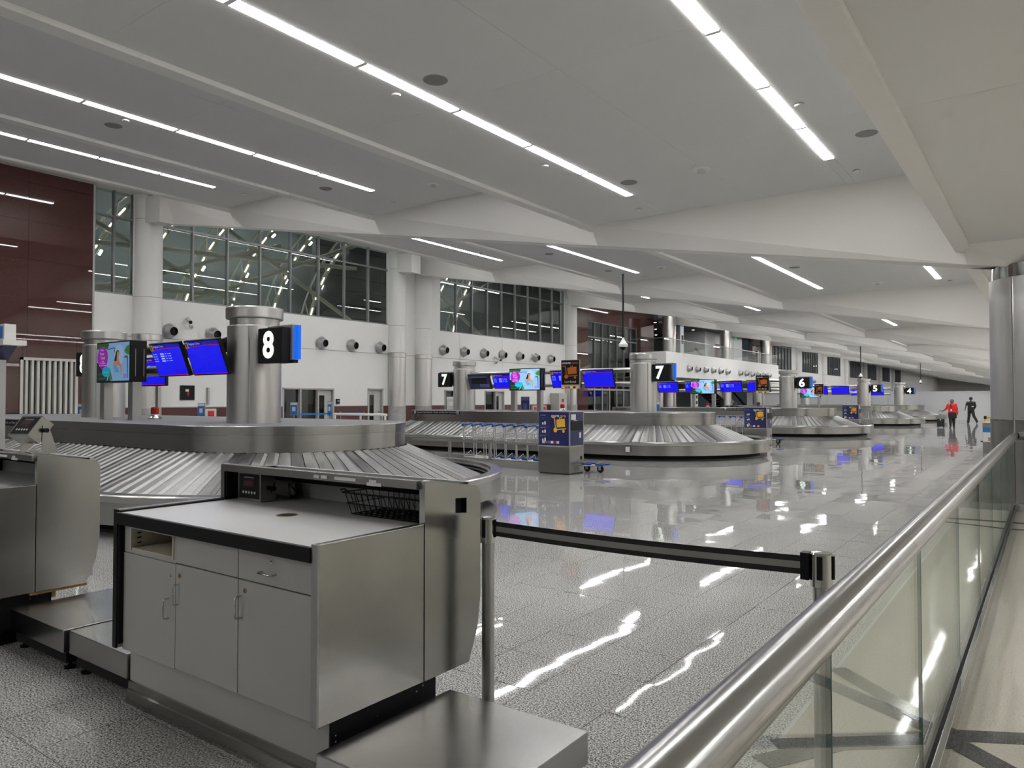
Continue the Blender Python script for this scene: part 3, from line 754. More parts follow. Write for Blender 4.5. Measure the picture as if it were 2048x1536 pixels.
for i in range(5):
    for k in range(3):
        t = thing('downlight', 'small round downlight in the mezzanine ceiling, %s row, %s from the left' % (['front', 'middle', 'back'][k], ['first', 'second', 'third', 'fourth', 'fifth'][i]), 'downlight', (-25.6 - 2.4 * k, 54.5 + 2.6 * i, 7.9), 0, 'mezzanine downlights')
        MB().lathe([(0, -0.015), (0.11, -0.015)], n=12).build('lens', 'downlight', t, True); MB().lathe([(0.11, -0.015), (0.14, -0.012), (0.14, 0.0)], n=12).build('trim', 'white', t, True)
t = thing('exit_sign', 'small green exit sign hanging under the mezzanine ceiling', 'sign', (-24.6, 70.5, 7.45)); MB().box(-0.02, 0.02, -0.2, 0.2, 0, 0.28).build('face', 'sgreen', t, True); MB().box(-0.01, 0.01, -0.02, 0.02, 0.28, 0.45).build('stem', 'alu', t, True)
t = thing('directory_totem', 'tall pale wayfinding totem on the mezzanine', 'sign', (-24.2, 56.3, 5.0)); MB().box(-0.12, 0.12, -0.35, 0.35, 0, 2.6).build('body', 'partition', t, True); MB().box(-0.13, 0.13, -0.36, 0.36, 2.6, 2.85).build('head', 'blue_sign', t, True); MB().box(0.12, 0.125, -0.1, 0.25, 1.2, 1.9).build('map', 'black', t, True)
t = thing('directory_totem', 'pale wayfinding totem with dark pictograms behind carousel seven', 'sign', (-21.5, 52.5, 0)); MB().box(-0.1, 0.1, -0.45, 0.45, 0, 3.1).build('body', 'partition', t, True)
for k in range(5): MB().box(0.1, 0.105, -0.05, 0.35, 0.9 + k * 0.42, 1.15 + k * 0.42).build('pictogram', 'black', t, True)
t = thing('cafe_chair', 'dark wire chair behind the mezzanine glass', 'chair', (-23.3, 70.6, 5.12))
MB().box(-0.22, 0.22, -0.22, 0.22, 0.43, 0.46).build('seat', 'black', t, True); MB().box(-0.22, 0.22, 0.19, 0.22, 0.46, 0.9).build('backrest', 'black', t, True)
for a in (-0.2, 0.2):
    for b in (-0.2, 0.2): MB().cyl((a, b, 0), (a, b, 0.43), 0.012, n=6).build('leg', 'black', t, True)
# escalator under the mezzanine
es = thing('escalator', 'escalator rising to the right under the mezzanine with grey flanks', 'escalator', (-24.5, 61, 0))
MB().prism([(70.0, 0), (71.2, 0), (58.6, 5.0), (57.4, 5.0), (57.4, 4.0)], -25.4, -25.1, 'x').build('flank', 'steel_h', es)
MB().prism([(70.0, 0), (71.2, 0), (58.6, 5.0), (57.4, 5.0), (57.4, 4.0)], -24.0, -23.7, 'x').build('flank', 'steel_h', es)
MB().prism([(71.2, 0.9), (71.2, 1.0), (58.6, 6.0), (58.6, 5.9)], -23.95, -23.75, 'x').build('handrail', 'rubber', es)
for k in range(16): MB().box(-25.1, -24.0, 70.2 - k * 0.72, 70.9 - k * 0.72, 0.05 + k * 0.28, 0.3 + k * 0.28).build('step', 'rubber_gray', es)

# ------------------------------------------------------------------ baggage carousels
XR = -9.85
R_BASE, R_RIM, R_LIP, R_SL0, R_SL1 = 3.12, 3.40, 3.24, 3.17, 1.88
R_DRUM = 1.85
Z_RB, Z_RT, Z_S0, Z_S1, Z_D = 0.15, 0.50, 0.33, 0.885, 1.25
def stadium(xl, xr, yc, n=26, m=6):
    """list of (centre x, centre y, nx, ny) round the track, counter-clockwise from the front left"""
    P = []
    for k in range(m): P.append((xl + (xr - xl) * k / m, yc, 0.0, -1.0))
    for k in range(n): a = -PI / 2 + PI * k / n; P.append((xr, yc, math.cos(a), math.sin(a)))
    for k in range(m): P.append((xr + (xl - xr) * k / m, yc, 0.0, 1.0))
    for k in range(n): a = PI / 2 + PI * k / n; P.append((xl, yc, math.cos(a), math.sin(a)))
    return P
def sweep(P, prof, closed=True):
    mb = MB(); n = len(P)
    for (r0, z0), (r1, z1) in zip(prof[:-1], prof[1:]):
        vs = [(cx + r0 * nx, cy_ + r0 * ny, z0) for cx, cy_, nx, ny in P] + [(cx + r1 * nx, cy_ + r1 * ny, z1) for cx, cy_, nx, ny in P]
        rng = range(n if closed else n - 1)
        mb.add(vs, [(k, (k + 1) % n, n + (k + 1) % n, n + k) for k in rng], True)
    return mb
slat_cache = {}
def slat_mesh(kind, w, m):
    key = (kind, round(w, 4), m)
    if key in slat_cache: return slat_cache[key]
    r0, r1 = R_SL1, R_SL0; ov = 0.955; rise = 0.010; th = 0.006
    vs = []
    for r, z in ((r0, Z_S1), (r1, Z_S0)):
        hw = (w * r if kind == 'arc' else w) * ov / 2
        c = math.cos(w / 2) if kind == 'arc' else 1
        for t, dz in ((-hw, 0.0), (hw * 0.40, rise), (hw, -0.004)):
            vs.append((r * (c if kind == 'arc' and False else 1), t, z + dz))
    nv = len(vs)
    low = [(x, y, z - th) for x, y, z in vs]
    f = [(0, 1, 4, 3)[::-1], (1, 2, 5, 4)[::-1], (6, 9, 10, 7)[::-1], (7, 10, 11, 8)[::-1], (0, 3, 9, 6)[::-1], (2, 8, 11, 5)[::-1], (3, 4, 5, 11, 10, 9)[::-1], (0, 6, 7, 8, 2, 1)[::-1]]
    slat_cache[key] = MB().add(vs + low, f).mesh('slat', m)
    return slat_cache[key]
def carousel(label, yc, xl, number, caution_x=None):
    t = thing('baggage_carousel', label, 'baggage carousel', ((xl + XR) / 2, yc, 0))
    P = stadium(xl, XR, yc)
    sweep(P, [(R_BASE, 0), (R_BASE, Z_RB + 0.02)]).build('plinth', 'rubber', t)
    sweep(P, [(R_BASE + 0.012, 0.0), (R_BASE + 0.012, 0.035)]).build('plinth_trim', 'rubber_gray', t)
    # outer rim in bolted panels
    n = len(P); cuts = [0, 3, 6, 14, 22, 32, 35, 38, 46, 54, n]
    for a, b in zip(cuts[:-1], cuts[1:]):
        Q = [P[k % n] for k in range(a, b + 1)]
        sweep(Q, [(R_RIM - 0.06, Z_RB), (R_RIM, Z_RB), (R_RIM, Z_RT - 0.09)], False).build('rim_panel', 'steel_h', t)
        sweep(Q, [(R_RIM + 0.004, Z_RT - 0.088), (R_RIM + 0.012, Z_RT - 0.015), (R_RIM - 0.01, Z_RT), (R_LIP, Z_RT + 0.004), (R_LIP - 0.01, Z_RT - 0.05)], False).build('rim_lip', 'steel_h', t)
    sweep(P, [(R_RIM - 0.02, Z_RB + 0.01), (R_BASE - 0.05, Z_RB + 0.01)]).build('rim_underside', 'rubber', t)
    for k in range(3):
        z0 = Z_RT - 0.035 - 0.055 * k
        sweep(P, [(R_LIP - 0.005, z0), (R_LIP - 0.035, z0 - 0.012), (R_LIP - 0.045, z0 - 0.027), (R_LIP - 0.035, z0 - 0.042), (R_LIP - 0.005, z0 - 0.054)]).build('bumper_roll', 'rubber_gray', t)
    sweep(P, [(R_LIP, Z_S0 - 0.10), (R_SL1 - 0.05, Z_S1 - 0.045)]).build('under_pan', 'rubber', t)
    # overlapping sloped slats
    L = XR - xl; ns = round(L / 0.19); w = L / ns; na = 40; dth = PI / na
    mats = ['slat_a', 'slat_b', 'slat_a', 'slat_b', 'slat_c', 'slat_a', 'slat_b']
    far = MB(); cnt_ = [0]
    def put(kind, ww, x, ang):
        cnt_[0] += 1; m = ('slat_a', 'slat_b')[cnt_[0] % 2] if rnd.random() > 0.14 else 'slat_c'  # alternating steel tones paint in the shading stripes of the raised slat edges
        if number <= 5:
            me = slat_mesh(kind, ww, 'slat_b'); c_, s_ = math.cos(ang), math.sin(ang)
            far.add([(x + v.co.x * c_ - v.co.y * s_, yc + v.co.x * s_ + v.co.y * c_, v.co.z) for v in me.vertices], [tuple(p.vertices) for p in me.polygons]); return
        o = obj('slat', slat_mesh(kind, ww, m), t); o.location = (x, yc, 0); o.rotation_euler = (0, 0, ang)
        o.matrix_parent_inverse = wm(t).inverted()
    for k in range(ns):
        put('str', w, xl + w * (k + 0.5), -PI / 2); put('str', w, xl + w * (k + 0.5), PI / 2)
    for k in range(na):
        put('arc', dth, XR, -PI / 2 + dth * (k + 0.5)); put('arc', dth, xl, PI / 2 + dth * (k + 0.5))
    if number <= 5: tag(far.build('slat_field', 'slat_b', t), kind='stuff')
    # drum and carpeted deck
    for a, b in zip(cuts[:-1], cuts[1:]):
        Q = [P[k % n] for k in range(a, b + 1)]
        sweep(Q, [(R_DRUM - 0.02, Z_S1 - 0.03), (R_DRUM, Z_S1 - 0.02), (R_DRUM, Z_D - 0.125)], False).build('drum_panel', 'steel_h', t)
        sweep(Q, [(R_DRUM + 0.004, Z_D - 0.123), (R_DRUM + 0.006, Z_D - 0.006), (R_DRUM - 0.004, Z_D), (R_DRUM - 0.06, Z_D + 0.002)], False).build('drum_band', 'steel_h', t)
    deck = MB().prism([(cx + (R_DRUM - 0.05) * nx, cy_ + (R_DRUM - 0.05) * ny) for cx, cy_, nx, ny in P], Z_D - 0.03, Z_D, 'z')
    deck.build('deck', 'carpet', t)
    if caution_x is not None:
        s = MB().box(caution_x, caution_x + 2.15, yc - R_DRUM - 0.014, yc - R_DRUM - 0.006, Z_D - 0.118, Z_D - 0.012).build('caution_strip', 'black', t)
        e = bpy.data.objects.new('caution_text', None)
        x = caution_x + 1.075
        o = text('Caution! Do Not Sit, Climb, or Play On Carousel', 1.82, 0.062, 'print', t, (0, 0, 0))
        o.matrix_parent_inverse = wm(t).inverted(); o.location = (x, yc - R_DRUM - 0.016, Z_D - 0.065)
        bpy.data.objects.remove(e)
        for xx in (caution_x + 0.05, caution_x + 2.02):
            MB().box(xx, xx + 0.085, yc - R_DRUM - 0.0165, yc - R_DRUM - 0.0145, Z_D - 0.108, Z_D - 0.022).build('pictogram', 'print', t)
            MB().prism([(xx + .02, Z_D - .10), (xx + .07, Z_D - .10), (xx + .05, Z_D - .05), (xx + .03, Z_D - .035)], yc - R_DRUM - 0.018, yc - R_DRUM - 0.0172, 'y').build('pictogram_mark', 'black', t)
    return t
YC = {8: 7.4, 7: 20.8, 6: 36.2, 5: 53.4, 4: 66.0}
carousel('nearest steel baggage carousel, directly behind the grey counters, numbered eight', YC[8], -19.6, 8, -16.9)
carousel('second steel baggage carousel, behind the blue cart kiosk, numbered seven', YC[7], -17.5, 7, -18.2)
carousel('third steel baggage carousel, beneath the lit number six', YC[6], -17.5, 6, -12.6)
carousel('fourth steel baggage carousel, with the number five column', YC[5], -17.5, 5)
carousel('farthest steel baggage carousel, by the pale partition, numbered four', YC[4], -17.5, 4)
c7 = [o for o in bpy.data.objects if o.name.startswith('baggage_carousel') and 'seven' in o['label']][0]
MB().box(-9.05, -8.93, 17.43, 17.44, 0.25, 0.38).build('warning_plate', 'print', c7).rotation_euler = (0, 0, 0)

# ------------------------------------------------------------------ steel columns standing on the carousel decks
def deck_column(x, y, label):
    t = thing('steel_column', label, 'column', (x, y, Z_D)); c = (x, y, 0)
    MB().lathe([(0.405, Z_D), (0.405, 2.74), (0.40, 2.75)], c, 36).build('sleeve', 'steel_col', t)
    MB().lathe([(0.37, 2.72), (0.37, 2.86)], c, 36).build('neck', 'steel', t)
    MB().lathe([(0.37, 2.86), (0.425, 2.865), (0.43, 2.88), (0.43, 3.02), (0.42, 3.04), (0.0, 3.04)], c, 36).build('cap', 'steel', t)
    MB().box(x + 0.28, x + 0.295, y - 0.30, y - 0.285, Z_D, 2.74).build('seam', 'alu', t)
    return t
COLS = {8: (-10.05, 6.9, -16.05, 7.4), 7: (-10.17, 20.8, -17.4, 20.8), 6: (-10.11, 36.2, -17.0, 36.2), 5: (-10.0, 53.4, -17.0, 53.4), 4: (-9.75, 66.0, -17.0, 66.0)}
NW = {8: 'eight', 7: 'seven', 6: 'six', 5: 'five', 4: 'four'}
for k, (xa, ya, xb, yb) in COLS.items():
    deck_column(xa, ya, 'stainless column on the right end of carousel %s' % NW[k])
    deck_column(xb, yb, 'stainless column on the left part of carousel %s' % NW[k])

def number_sign(k, x0, y, z0, side, label):
    """lit digit box facing the camera side; side=+1: blue fin on the right"""
    t = thing('number_sign', label, 'sign', (x0 + 0.29, y, z0))
    MB().box(-0.29, 0.29, -0.13, 0.02, 0, 0.52).build('housing', 'black', t, True, 0.012)
    MB().box(-0.26, 0.33, 0.02, 0.13, 0.04, 0.56).build('back_tray', 'alu', t, True)
    f = MB().box(0.33, 0.38, 0.05, 0.11, 0.05, 0.55).box(0.38, 0.40, 0.07, 0.12, 0.05, 0.55).build('blue_fin', 'fin', t, True)
    MB().box(0.0, 0.36, 0.02, 0.1, 0.0, 0.045).build('bracket', 'black', t, True)
    MB().box(-0.42 if side > 0 else -0.42, -0.24, 0.02, 0.08, 0.1, 0.42).build('mount_arm', 'black', t, True)
    text(str(k), 0.27 if k != 4 else 0.30, 0.41, 'digit', t, (-0.03, -0.134, 0.27), bold=0.035)
    if side < 0: t.scale = (-1, 1, 1); [setattr(o, 'scale', (-1, 1, 1)) for o in t.children if o.name.startswith('lettering')]
number_sign(8, -9.52, 6.72, 2.15, 1, 'lit number eight sign with a blue fin on the nearest steel column')
number_sign(7, -9.80, 20.75, 2.18, 1, 'lit number seven sign with blue fin on its right')
number_sign(6, -9.68, 36.1, 2.17, 1, 'lit number six sign')
number_sign(5, -9.55, 53.3, 2.12, 1, 'lit number five sign')
number_sign(4, -9.29, 65.9, 2.10, 1, 'lit number four sign')
number_sign(7, -18.36, 20.55, 2.1, -1, 'lit number seven sign with blue fin on its left, by the left column')
number_sign(8, -17.05, 7.4, 2.12, -1, 'edge of a lit number eight sign behind the far left steel column')

# ------------------------------------------------------------------ monitors on pipe rails
def pipe_rail(xa, xb, y, zs, label, r=0.075):
    t = thing('display_rail', label, 'pipe rail', ((xa + xb) / 2, y, zs[0]))
    for z in zs:
        MB().cyl((xa, y, z), (xb, y, z), r, n=16).build('pipe', 'steel', t)
        for x, s in ((xa, 1), (xb, -1)): MB().cyl((x, y, z), (x + s * 0.05, y, z), r * 1.9, n=16).build('flange', 'steel', t)
def monitor(x, y, z, w, h, num, label, group, rows=True, style='blue', tilt=20, arm=0.44, stand=False, bx=0.0):
    t = thing('flight_monitor', label, 'monitor', (x, y, z), 0, group)
    t.rotation_euler = (R(tilt), 0, 0)
    MB().box(-w / 2, w / 2, 0.0, 0.06, -h / 2, h / 2).build('bezel', 'black', t, True, 0.006)
    MB().box(-w * 0.3, w * 0.3, 0.06, 0.16, -h * 0.3, h * 0.35).build('back_box', 'black', t, True)
    b = 0.022; iw, ih = w - 2 * b, h - 2 * b; x0, z0 = -iw / 2, -ih / 2
    A = dict(w=iw, h=ih, x0=x0, z0=z0)
    if style == 'blue':
        s = flat('screen', [(0, 0), (1, 0), (1, 1), (0, 1)], 'scr_blue', t, 0.002, **A)
        flat('header_band', [(0, 0.83), (0.3, 0.86), (0.6, 0.875), (1, 0.87), (1, 1), (0, 1)], 'scr_blue2', t, 0.004, **A)
        flat('red_swoosh', [(0, 0.80), (0.3, 0.845), (0.6, 0.865), (1, 0.86), (1, 0.885), (0.6, 0.888), (0.3, 0.866), (0, 0.83)], 'scr_red', t, 0.0055, **A)
        flat('footer_line', [(0, 0), (1, 0), (1, 0.022), (0, 0.022)], 'scr_red', t, 0.004, **A)
        flat('gate_box', [(0.005, 0.82), (0.095, 0.82), (0.095, 0.99), (0.005, 0.99)], 'scr_olive', t, 0.007, **A)
        text(str(num), iw * 0.055, ih * 0.13, 'black', t, (x0 + iw * 0.05, -0.0095, z0 + ih * 0.905), bold=0.03)
        text('Baggage Claim', iw * 0.34, ih * 0.075, 'scr_text', t, (x0 + iw * 0.29, -0.0075, z0 + ih * 0.935))
        if rows:
            mb = MB()
            for r in range(4):
                zc = z0 + ih * (0.70 - 0.075 * r)
                for a, b2 in ((0.03, 0.08), (0.10, 0.16), (0.44, 0.49), (0.53, 0.56), (0.58, 0.64)):
                    mb.box(x0 + iw * a, x0 + iw * b2, -0.0055, -0.005, zc - ih * 0.012, zc + ih * 0.012)
                mb.box(x0 + iw * 0.28, x0 + iw * 0.40, -0.0055, -0.005, zc - ih * 0.024, zc + ih * 0.024)
            mb.build('flight_rows', 'scr_text', t, True)
    elif style == 'dark':
        flat('screen', [(0, 0), (1, 0), (1, 1), (0, 1)], 'scr_dim', t, 0.002, **A)
        flat('picture', [(0.12, 0.35), (0.85, 0.35), (0.85, 0.78), (0.12, 0.78)], 'scr_black', t, 0.004, **A)
        flat('title_bar', [(0.12, 0.8), (0.85, 0.8), (0.85, 0.9), (0.12, 0.9)], 'scr_dim2', t, 0.004, **A)
        flat('dialog', [(0.5, 0.1), (0.96, 0.1), (0.96, 0.35), (0.5, 0.35)], 'scr_dim2', t, 0.006, **A)
    MB().box(bx - 0.05, bx + 0.05, 0.06, arm, -0.06, 0.16).build('bracket', 'black', t, True)
    if stand: MB().box(-0.05, 0.05, 0.08, 0.14, -(z - Z_D), 0.0).build('stand_post', 'steel', t, True)
    return t
S = 'flight monitors on the carousel rails'
pipe_rail(-10.40, -13.7, 6.95, (2.52, 2.13), 'twin steel pipes carrying the monitors of carousel eight', 0.09)
monitor(-10.47, 6.33, 2.26, 0.95, 0.57, 8, 'blue monitor beside the nearest steel column, no flights listed', S, False, arm=0.68, bx=-0.3)
monitor(-11.54, 6.33, 2.26, 0.93, 0.57, 8, 'blue monitor with flight rows, left of the empty one on carousel eight', S, arm=0.68)
monitor(-14.35, 7.55, 2.17, 0.95, 0.57, 8, 'blue monitor partly hidden behind the advertising display of carousel eight', S, tilt=0, stand=True)
pipe_rail(-10.55, -17.0, 20.8, (2.56, 2.12), 'twin steel pipes carrying the monitors of carousel seven')
monitor(-11.53, 20.38, 2.29, 1.10, 0.60, 7, 'blue monitor beside the right column of carousel seven, no flights listed', S, False)
monitor(-12.76, 20.38, 2.29, 1.10, 0.60, 7, 'blue monitor half hidden by the black cart rental sign', S)
monitor(-16.35, 20.38, 2.26, 0.98, 0.55, 7, 'dark monitor showing an error window, by the left column of carousel seven', S, True, 'dark')
monitor(-15.25, 20.38, 2.26, 0.98, 0.55, 7, 'blue monitor partly behind the advertising display of carousel seven', S)
for k in (6, 5, 4):
    y = YC[k]
    pipe_rail(-10.45, -16.7, y, (2.56, 2.12), 'twin steel pipes carrying the monitors of carousel %s' % NW[k])
    monitor(-11.4, y - 0.42, 2.29, 1.12, 0.60, k, 'blue monitor nearest the right column of carousel %s' % NW[k], S, False)
    monitor(-12.75, y - 0.42, 2.29, 1.12, 0.60, k, 'blue monitor second from the right column of carousel %s' % NW[k], S)
    if k == 6:
        monitor(-14.6, y - 0.42, 2.29, 1.12, 0.60, k, 'blue monitor left of the picture display on carousel six', S)
        monitor(-16.1, y - 0.42, 2.29, 1.12, 0.60, k, 'leftmost blue monitor on carousel six', S)

# ------------------------------------------------------------------ double-sided advertising displays on two posts
for nm, c in (('ad_sky', (0.30, 0.55, 0.92)), ('ad_sky2', (0.42, 0.66, 0.98)), ('ad_purple', (0.45, 0.012, 0.55)), ('ad_cyan', (0.0, 0.50, 0.80)), ('ad_green', (0.02, 0.13, 0.02)), ('ad_green2', (0.06, 0.26, 0.03)),
              ('ad_dark', (0.01, 0.025, 0.03)), ('ad_skin', (0.72, 0.28, 0.14)), ('ad_hair', (0.02, 0.012, 0.008)), ('ad_top', (0.10, 0.45, 0.78)), ('ad_skirt', (0.28, 0.58, 0.85)), ('ad_white', (0.75, 0.70, 0.85)), ('ad_slate', (0.06, 0.13, 0.20)), ('ad_lilac', (0.35, 0.30, 0.85))):
    M[nm] = screen_mat(nm, c, 1.0)
    M[nm + '_d'] = screen_mat(nm + '_dim', tuple(x * 0.38 for x in c), 1.0)
def ad_display(x0, y, z0, w, h, zdeck, label, dim=False):
    q = '_d' if dim else ''
    t = thing('advert_display', label, 'display', (x0 + w / 2, y, zdeck))
    zb = z0 - zdeck
    MB().box(-w / 2, w / 2, 0, 0.30, zb, zb + h).build('cabinet', 'black', t, True, 0.01)
    MB().box(w / 2, w / 2 + 0.006, 0.09, 0.10, zb + 0.1, zb + h * 0.8).build('vent_line', 'grille', t, True)
    MB().box(w / 2, w / 2 + 0.006, 0.24, 0.25, zb + 0.1, zb + h * 0.8).build('vent_line', 'grille', t, True)
    for s in (-1, 1):
        MB().box(s * (w / 2 - 0.10) - 0.08, s * (w / 2 - 0.10) + 0.08, 0.06, 0.22, 0, zb + 0.02).build('post', 'steel', t, True)
        MB().box(s * (w / 2 - 0.10) - 0.10, s * (w / 2 - 0.10) + 0.10, 0.04, 0.24, 0, 0.012).build('foot_plate', 'steel', t, True)
    b = 0.025; A = dict(w=w - 2 * b, h=h - 2 * b, x0=-w / 2 + b, z0=zb + b)
    def F(n, pts, m, off): return flat(n, pts, m + q, t, off, **A)
    F('screen', [(0, 0), (1, 0), (1, 1), (0, 1)], 'ad_sky', 0.002)
    F('greenery', [(0, 0), (0.44, 0), (0.36, 0.2), (0.30, 0.42), (0.25, 0.3), (0.1, 0.45), (0, 0.5)], 'ad_dark', 0.003)
    F('greenery', [(0.05, 0.04), (0.3, 0.05), (0.3, 0.10), (0.05, 0.09)], 'ad_green', 0.0036)
    F('greenery', [(0.05, 0.16), (0.28, 0.17), (0.28, 0.22), (0.05, 0.21)], 'ad_green', 0.0036)
    F('greenery', [(0.40, 0.02), (0.50, 0.02), (0.46, 0.18), (0.41, 0.36), (0.39, 0.2)], 'ad_green2', 0.0036)
    F('greenery', [(0, 0.86), (0.12, 0.84), (0.26, 0.88), (0.33, 0.84), (0.38, 0.95), (0.36, 1), (0, 1)], 'ad_green', 0.003)
    F('greenery', [(0.85, 0.78), (0.9, 0.70), (0.98, 0.66), (1, 0.66), (1, 0.92), (0.93, 0.9)], 'ad_green2', 0.003)
    F('lamp_arm', [(0.34, 0.82), (0.54, 0.855), (0.55, 0.74), (0.565, 0.74), (0.56, 0.88), (0.34, 0.85)], 'ad_slate', 0.0036)
    F('lamp_arm', [(0.82, 0.60), (0.94, 0.66), (0.96, 0.6), (0.96, 0.06), (0.94, 0.06), (0.93, 0.58), (0.84, 0.62)], 'ad_slate', 0.0036)
    F('halo', disc_pts(0.70, 0.68, 0.14, 0.26), 'ad_sky2', 0.0042)
    # standing figure in a pale blue outfit
    F('figure_hair', [(0.545, 0.50), (0.575, 0.64), (0.60, 0.76), (0.64, 0.80), (0.69, 0.79), (0.70, 0.70), (0.66, 0.62), (0.62, 0.52)], 'ad_hair', 0.005)
    F('figure_arm', [(0.525, 0.32), (0.53, 0.49), (0.57, 0.52), (0.72, 0.50), (0.77, 0.38), (0.785, 0.16), (0.75, 0.16), (0.735, 0.34), (0.70, 0.40), (0.58, 0.40), (0.565, 0.30)], 'ad_skin', 0.0055)
    F('figure_face', disc_pts(0.662, 0.70, 0.033, 0.075, 16), 'ad_skin', 0.006)
    F('figure_neck', [(0.63, 0.64), (0.68, 0.63), (0.70, 0.50), (0.62, 0.50)], 'ad_skin', 0.0058)
    F('figure_top', [(0.57, 0.50), (0.60, 0.42), (0.64, 0.36), (0.70, 0.28), (0.72, 0.22), (0.57, 0.22), (0.56, 0.34)], 'ad_top', 0.0066)
    F('figure_skirt', [(0.545, 0.0), (0.56, 0.15), (0.58, 0.21), (0.71, 0.21), (0.74, 0.12), (0.76, 0.0)], 'ad_skirt', 0.0066)
    F('balloon', disc_pts(0.19, 0.63, 0.165, 0.29), 'ad_purple', 0.0075)
    F('balloon_tail', [(0.10, 0.42), (0.18, 0.30), (0.27, 0.42)], 'ad_purple', 0.0075)
    F('bubble', disc_pts(0.305, 0.245, 0.128, 0.135), 'ad_cyan', 0.0085)
    F('bubble_tail', [(0.36, 0.14), (0.39, 0.14), (0.345, 0.01), (0.325, 0.01)], 'ad_sky2', 0.0085)
    F('emblem', disc_pts(0.88, 0.12, 0.06, 0.07, 8), 'ad_lilac', 0.0075)
    W_, H_ = A['w'], A['h']
    for s, cx, cz, ww, hh in (('The', 0.17, 0.83, 0.10, 0.055), ('Your', 0.17, 0.73, 0.15, 0.075), ('Total', 0.19, 0.62, 0.14, 0.075), ('with', 0.20, 0.53, 0.07, 0.035), ('the Budget', 0.195, 0.475, 0.17, 0.045), ('Resort Guests', 0.195, 0.42, 0.22, 0.04)):
        text(s, ww * W_, hh * H_, 'ad_white' + q, t, (A['x0'] + cx * W_, -0.0105, A['z0'] + cz * H_), bold=0.01)
    text('-------------', 0.17 * W_, 0.008 * H_, 'ad_white' + q, t, (A['x0'] + 0.305 * W_, -0.0105, A['z0'] + 0.235 * H_))
ad_display(-14.33, 6.47, 1.93, 1.25, 0.74, Z_D, 'dimmed colourful advertising screen on two posts, left of the blue monitors of carousel eight', True)
ad_display(-14.46, 19.6, 1.93, 1.24, 0.72, Z_D, 'bright advertising screen on two posts on carousel seven')
ad_display(-14.6, 35.2, 1.93, 1.24, 0.72, Z_D, 'small bright advertising screen on two posts on carousel six')
ad_display(-13.9, 52.6, 1.80, 1.3, 0.72, Z_D, 'distant advertising screen on two posts on carousel five')

# little things standing on the decks
def beacon(x, y, label):
    t = thing('warning_beacon', label, 'beacon', (x, y, Z_D))
    MB().lathe([(0, 0.0), (0.125, 0.0), (0.13, 0.02), (0.09, 0.05), (0.075, 0.07)], n=20).build('base', 'chrome', t, True)
    MB().lathe([(0.075, 0.06), (0.078, 0.09)], n=20).build('collar', 'white', t, True)
    MB().lathe([(0.074, 0.085), (0.074, 0.20), (0.06, 0.225), (0, 0.23)], n=20).build('lens', 'red_lens', t, True)
beacon(-13.75, 7.28, 'red warning beacon on the deck of carousel eight'); beacon(-13.2, 20.9, 'red warning beacon on the deck of carousel seven')
beacon(-14.2, 36.4, 'red warning beacon on the deck of carousel six')
def table_sign(x, y, z, w, h, m, label, rz=0.0, code=True, name='standing_sign'):
    t = thing(name, label, 'sign', (x, y, z), rz)
    MB().box(-w / 2 - .012, w / 2 + .012, 0, 0.012, 0.02, h + 0.02).build('frame', 'alu', t, True)
    MB().box(-w / 2, w / 2, -0.003, 0, 0.03, h).build('card', m, t, True)
    MB().box(-w / 2, w / 2, -0.005, -0.003, h * 0.84, h).build('card_header', 'print', t, True)
    if code: MB().box(-w * 0.22, w * 0.22, -0.005, -0.003, h * 0.2, h * 0.5).build('card_panel', 'print', t, True)
    MB().box(-w / 2 - .02, w / 2 + .02, -0.06, 0.08, 0, 0.02).build('foot', 'alu', t, True)
# queue signs on tall posts near the wall
def post_sign(x, y, z1, w, h, m, label, head='print'):
    t = thing('post_sign', label, 'sign', (x, y, 0))
    MB().lathe([(0, 0.03), (0.16, 0.03), (0.17, 0.0)], n=20).build('base', 'alu', t, True)
    MB().cyl((0, 0, 0.02), (0, 0, z1 - h), 0.025, n=10).build('post', 'chrome', t, True)
    MB().box(-w / 2 - .02, w / 2 + .02, -0.012, 0.012, z1 - h - .02, z1 + .02).build('frame', 'alu', t, True)
    MB().box(-w / 2, w / 2, -0.016, -0.012, z1 - h, z1).build('card', m, t, True)
    MB().box(-w / 2, w / 2, -0.019, -0.016, z1 - h * 0.18, z1).build('card_header', head, t, True)
    MB().box(-w * 0.25, w * 0.25, -0.019, -0.016, z1 - h * 0.7, z1 - h * 0.35).build('card_panel', head, t, True)
post_sign(-21.8, 13.05, 1.50, 0.36, 0.42, 'blue_sign', 'blue queue sign on a post, just left of the nearest steel column')
post_sign(-22.0, 9.55, 1.50, 0.36, 0.42, 'blue_sign', 'blue queue sign on a post, seen between the display posts of carousel eight')
post_sign(-21.4, 16.3, 1.52, 0.36, 0.42, 'blue_sign', 'blue queue sign on a post, just right of the nearest steel column')
post_sign(-21.9, 18.3, 1.55, 0.2, 0.5, 'blue_sign', 'narrow blue queue sign before the office front')
post_sign(-20.9, 24.1, 1.75, 0.48, 0.55, 'offwhite', 'grey notice on a post left of the left column of carousel seven', 'print')
post_sign(-18.6, 26.4, 1.75, 0.42, 0.8, 'navy', 'dark blue notice on a post right of the left column of carousel seven', 'navy_l')
post_sign(-13.0, 27.6, 1.55, 0.42, 0.6, 'blue_sign', 'blue notice on a post behind the end of carousel seven')
t = thing('queue_barrier', 'blue belt barrier in front of the office front', 'barrier', (-22.0, 18.2, 0))
for y in (16.9, 18.9, 20.1): MB().cyl((-22.0, y, 0), (-22.0, y, 1.18), 0.03, n=10).build('post', 'chrome', t); MB().lathe([(0, 0.03), (0.15, 0.03), (0.16, 0)], (-22.0, y, 0), 16).build('base', 'alu', t)
for a, b in ((16.93, 18.87), (18.93, 20.07)): MB().box(-22.005, -21.995, a, b, 1.07, 1.13).build('belt', 'belt_blue', t)
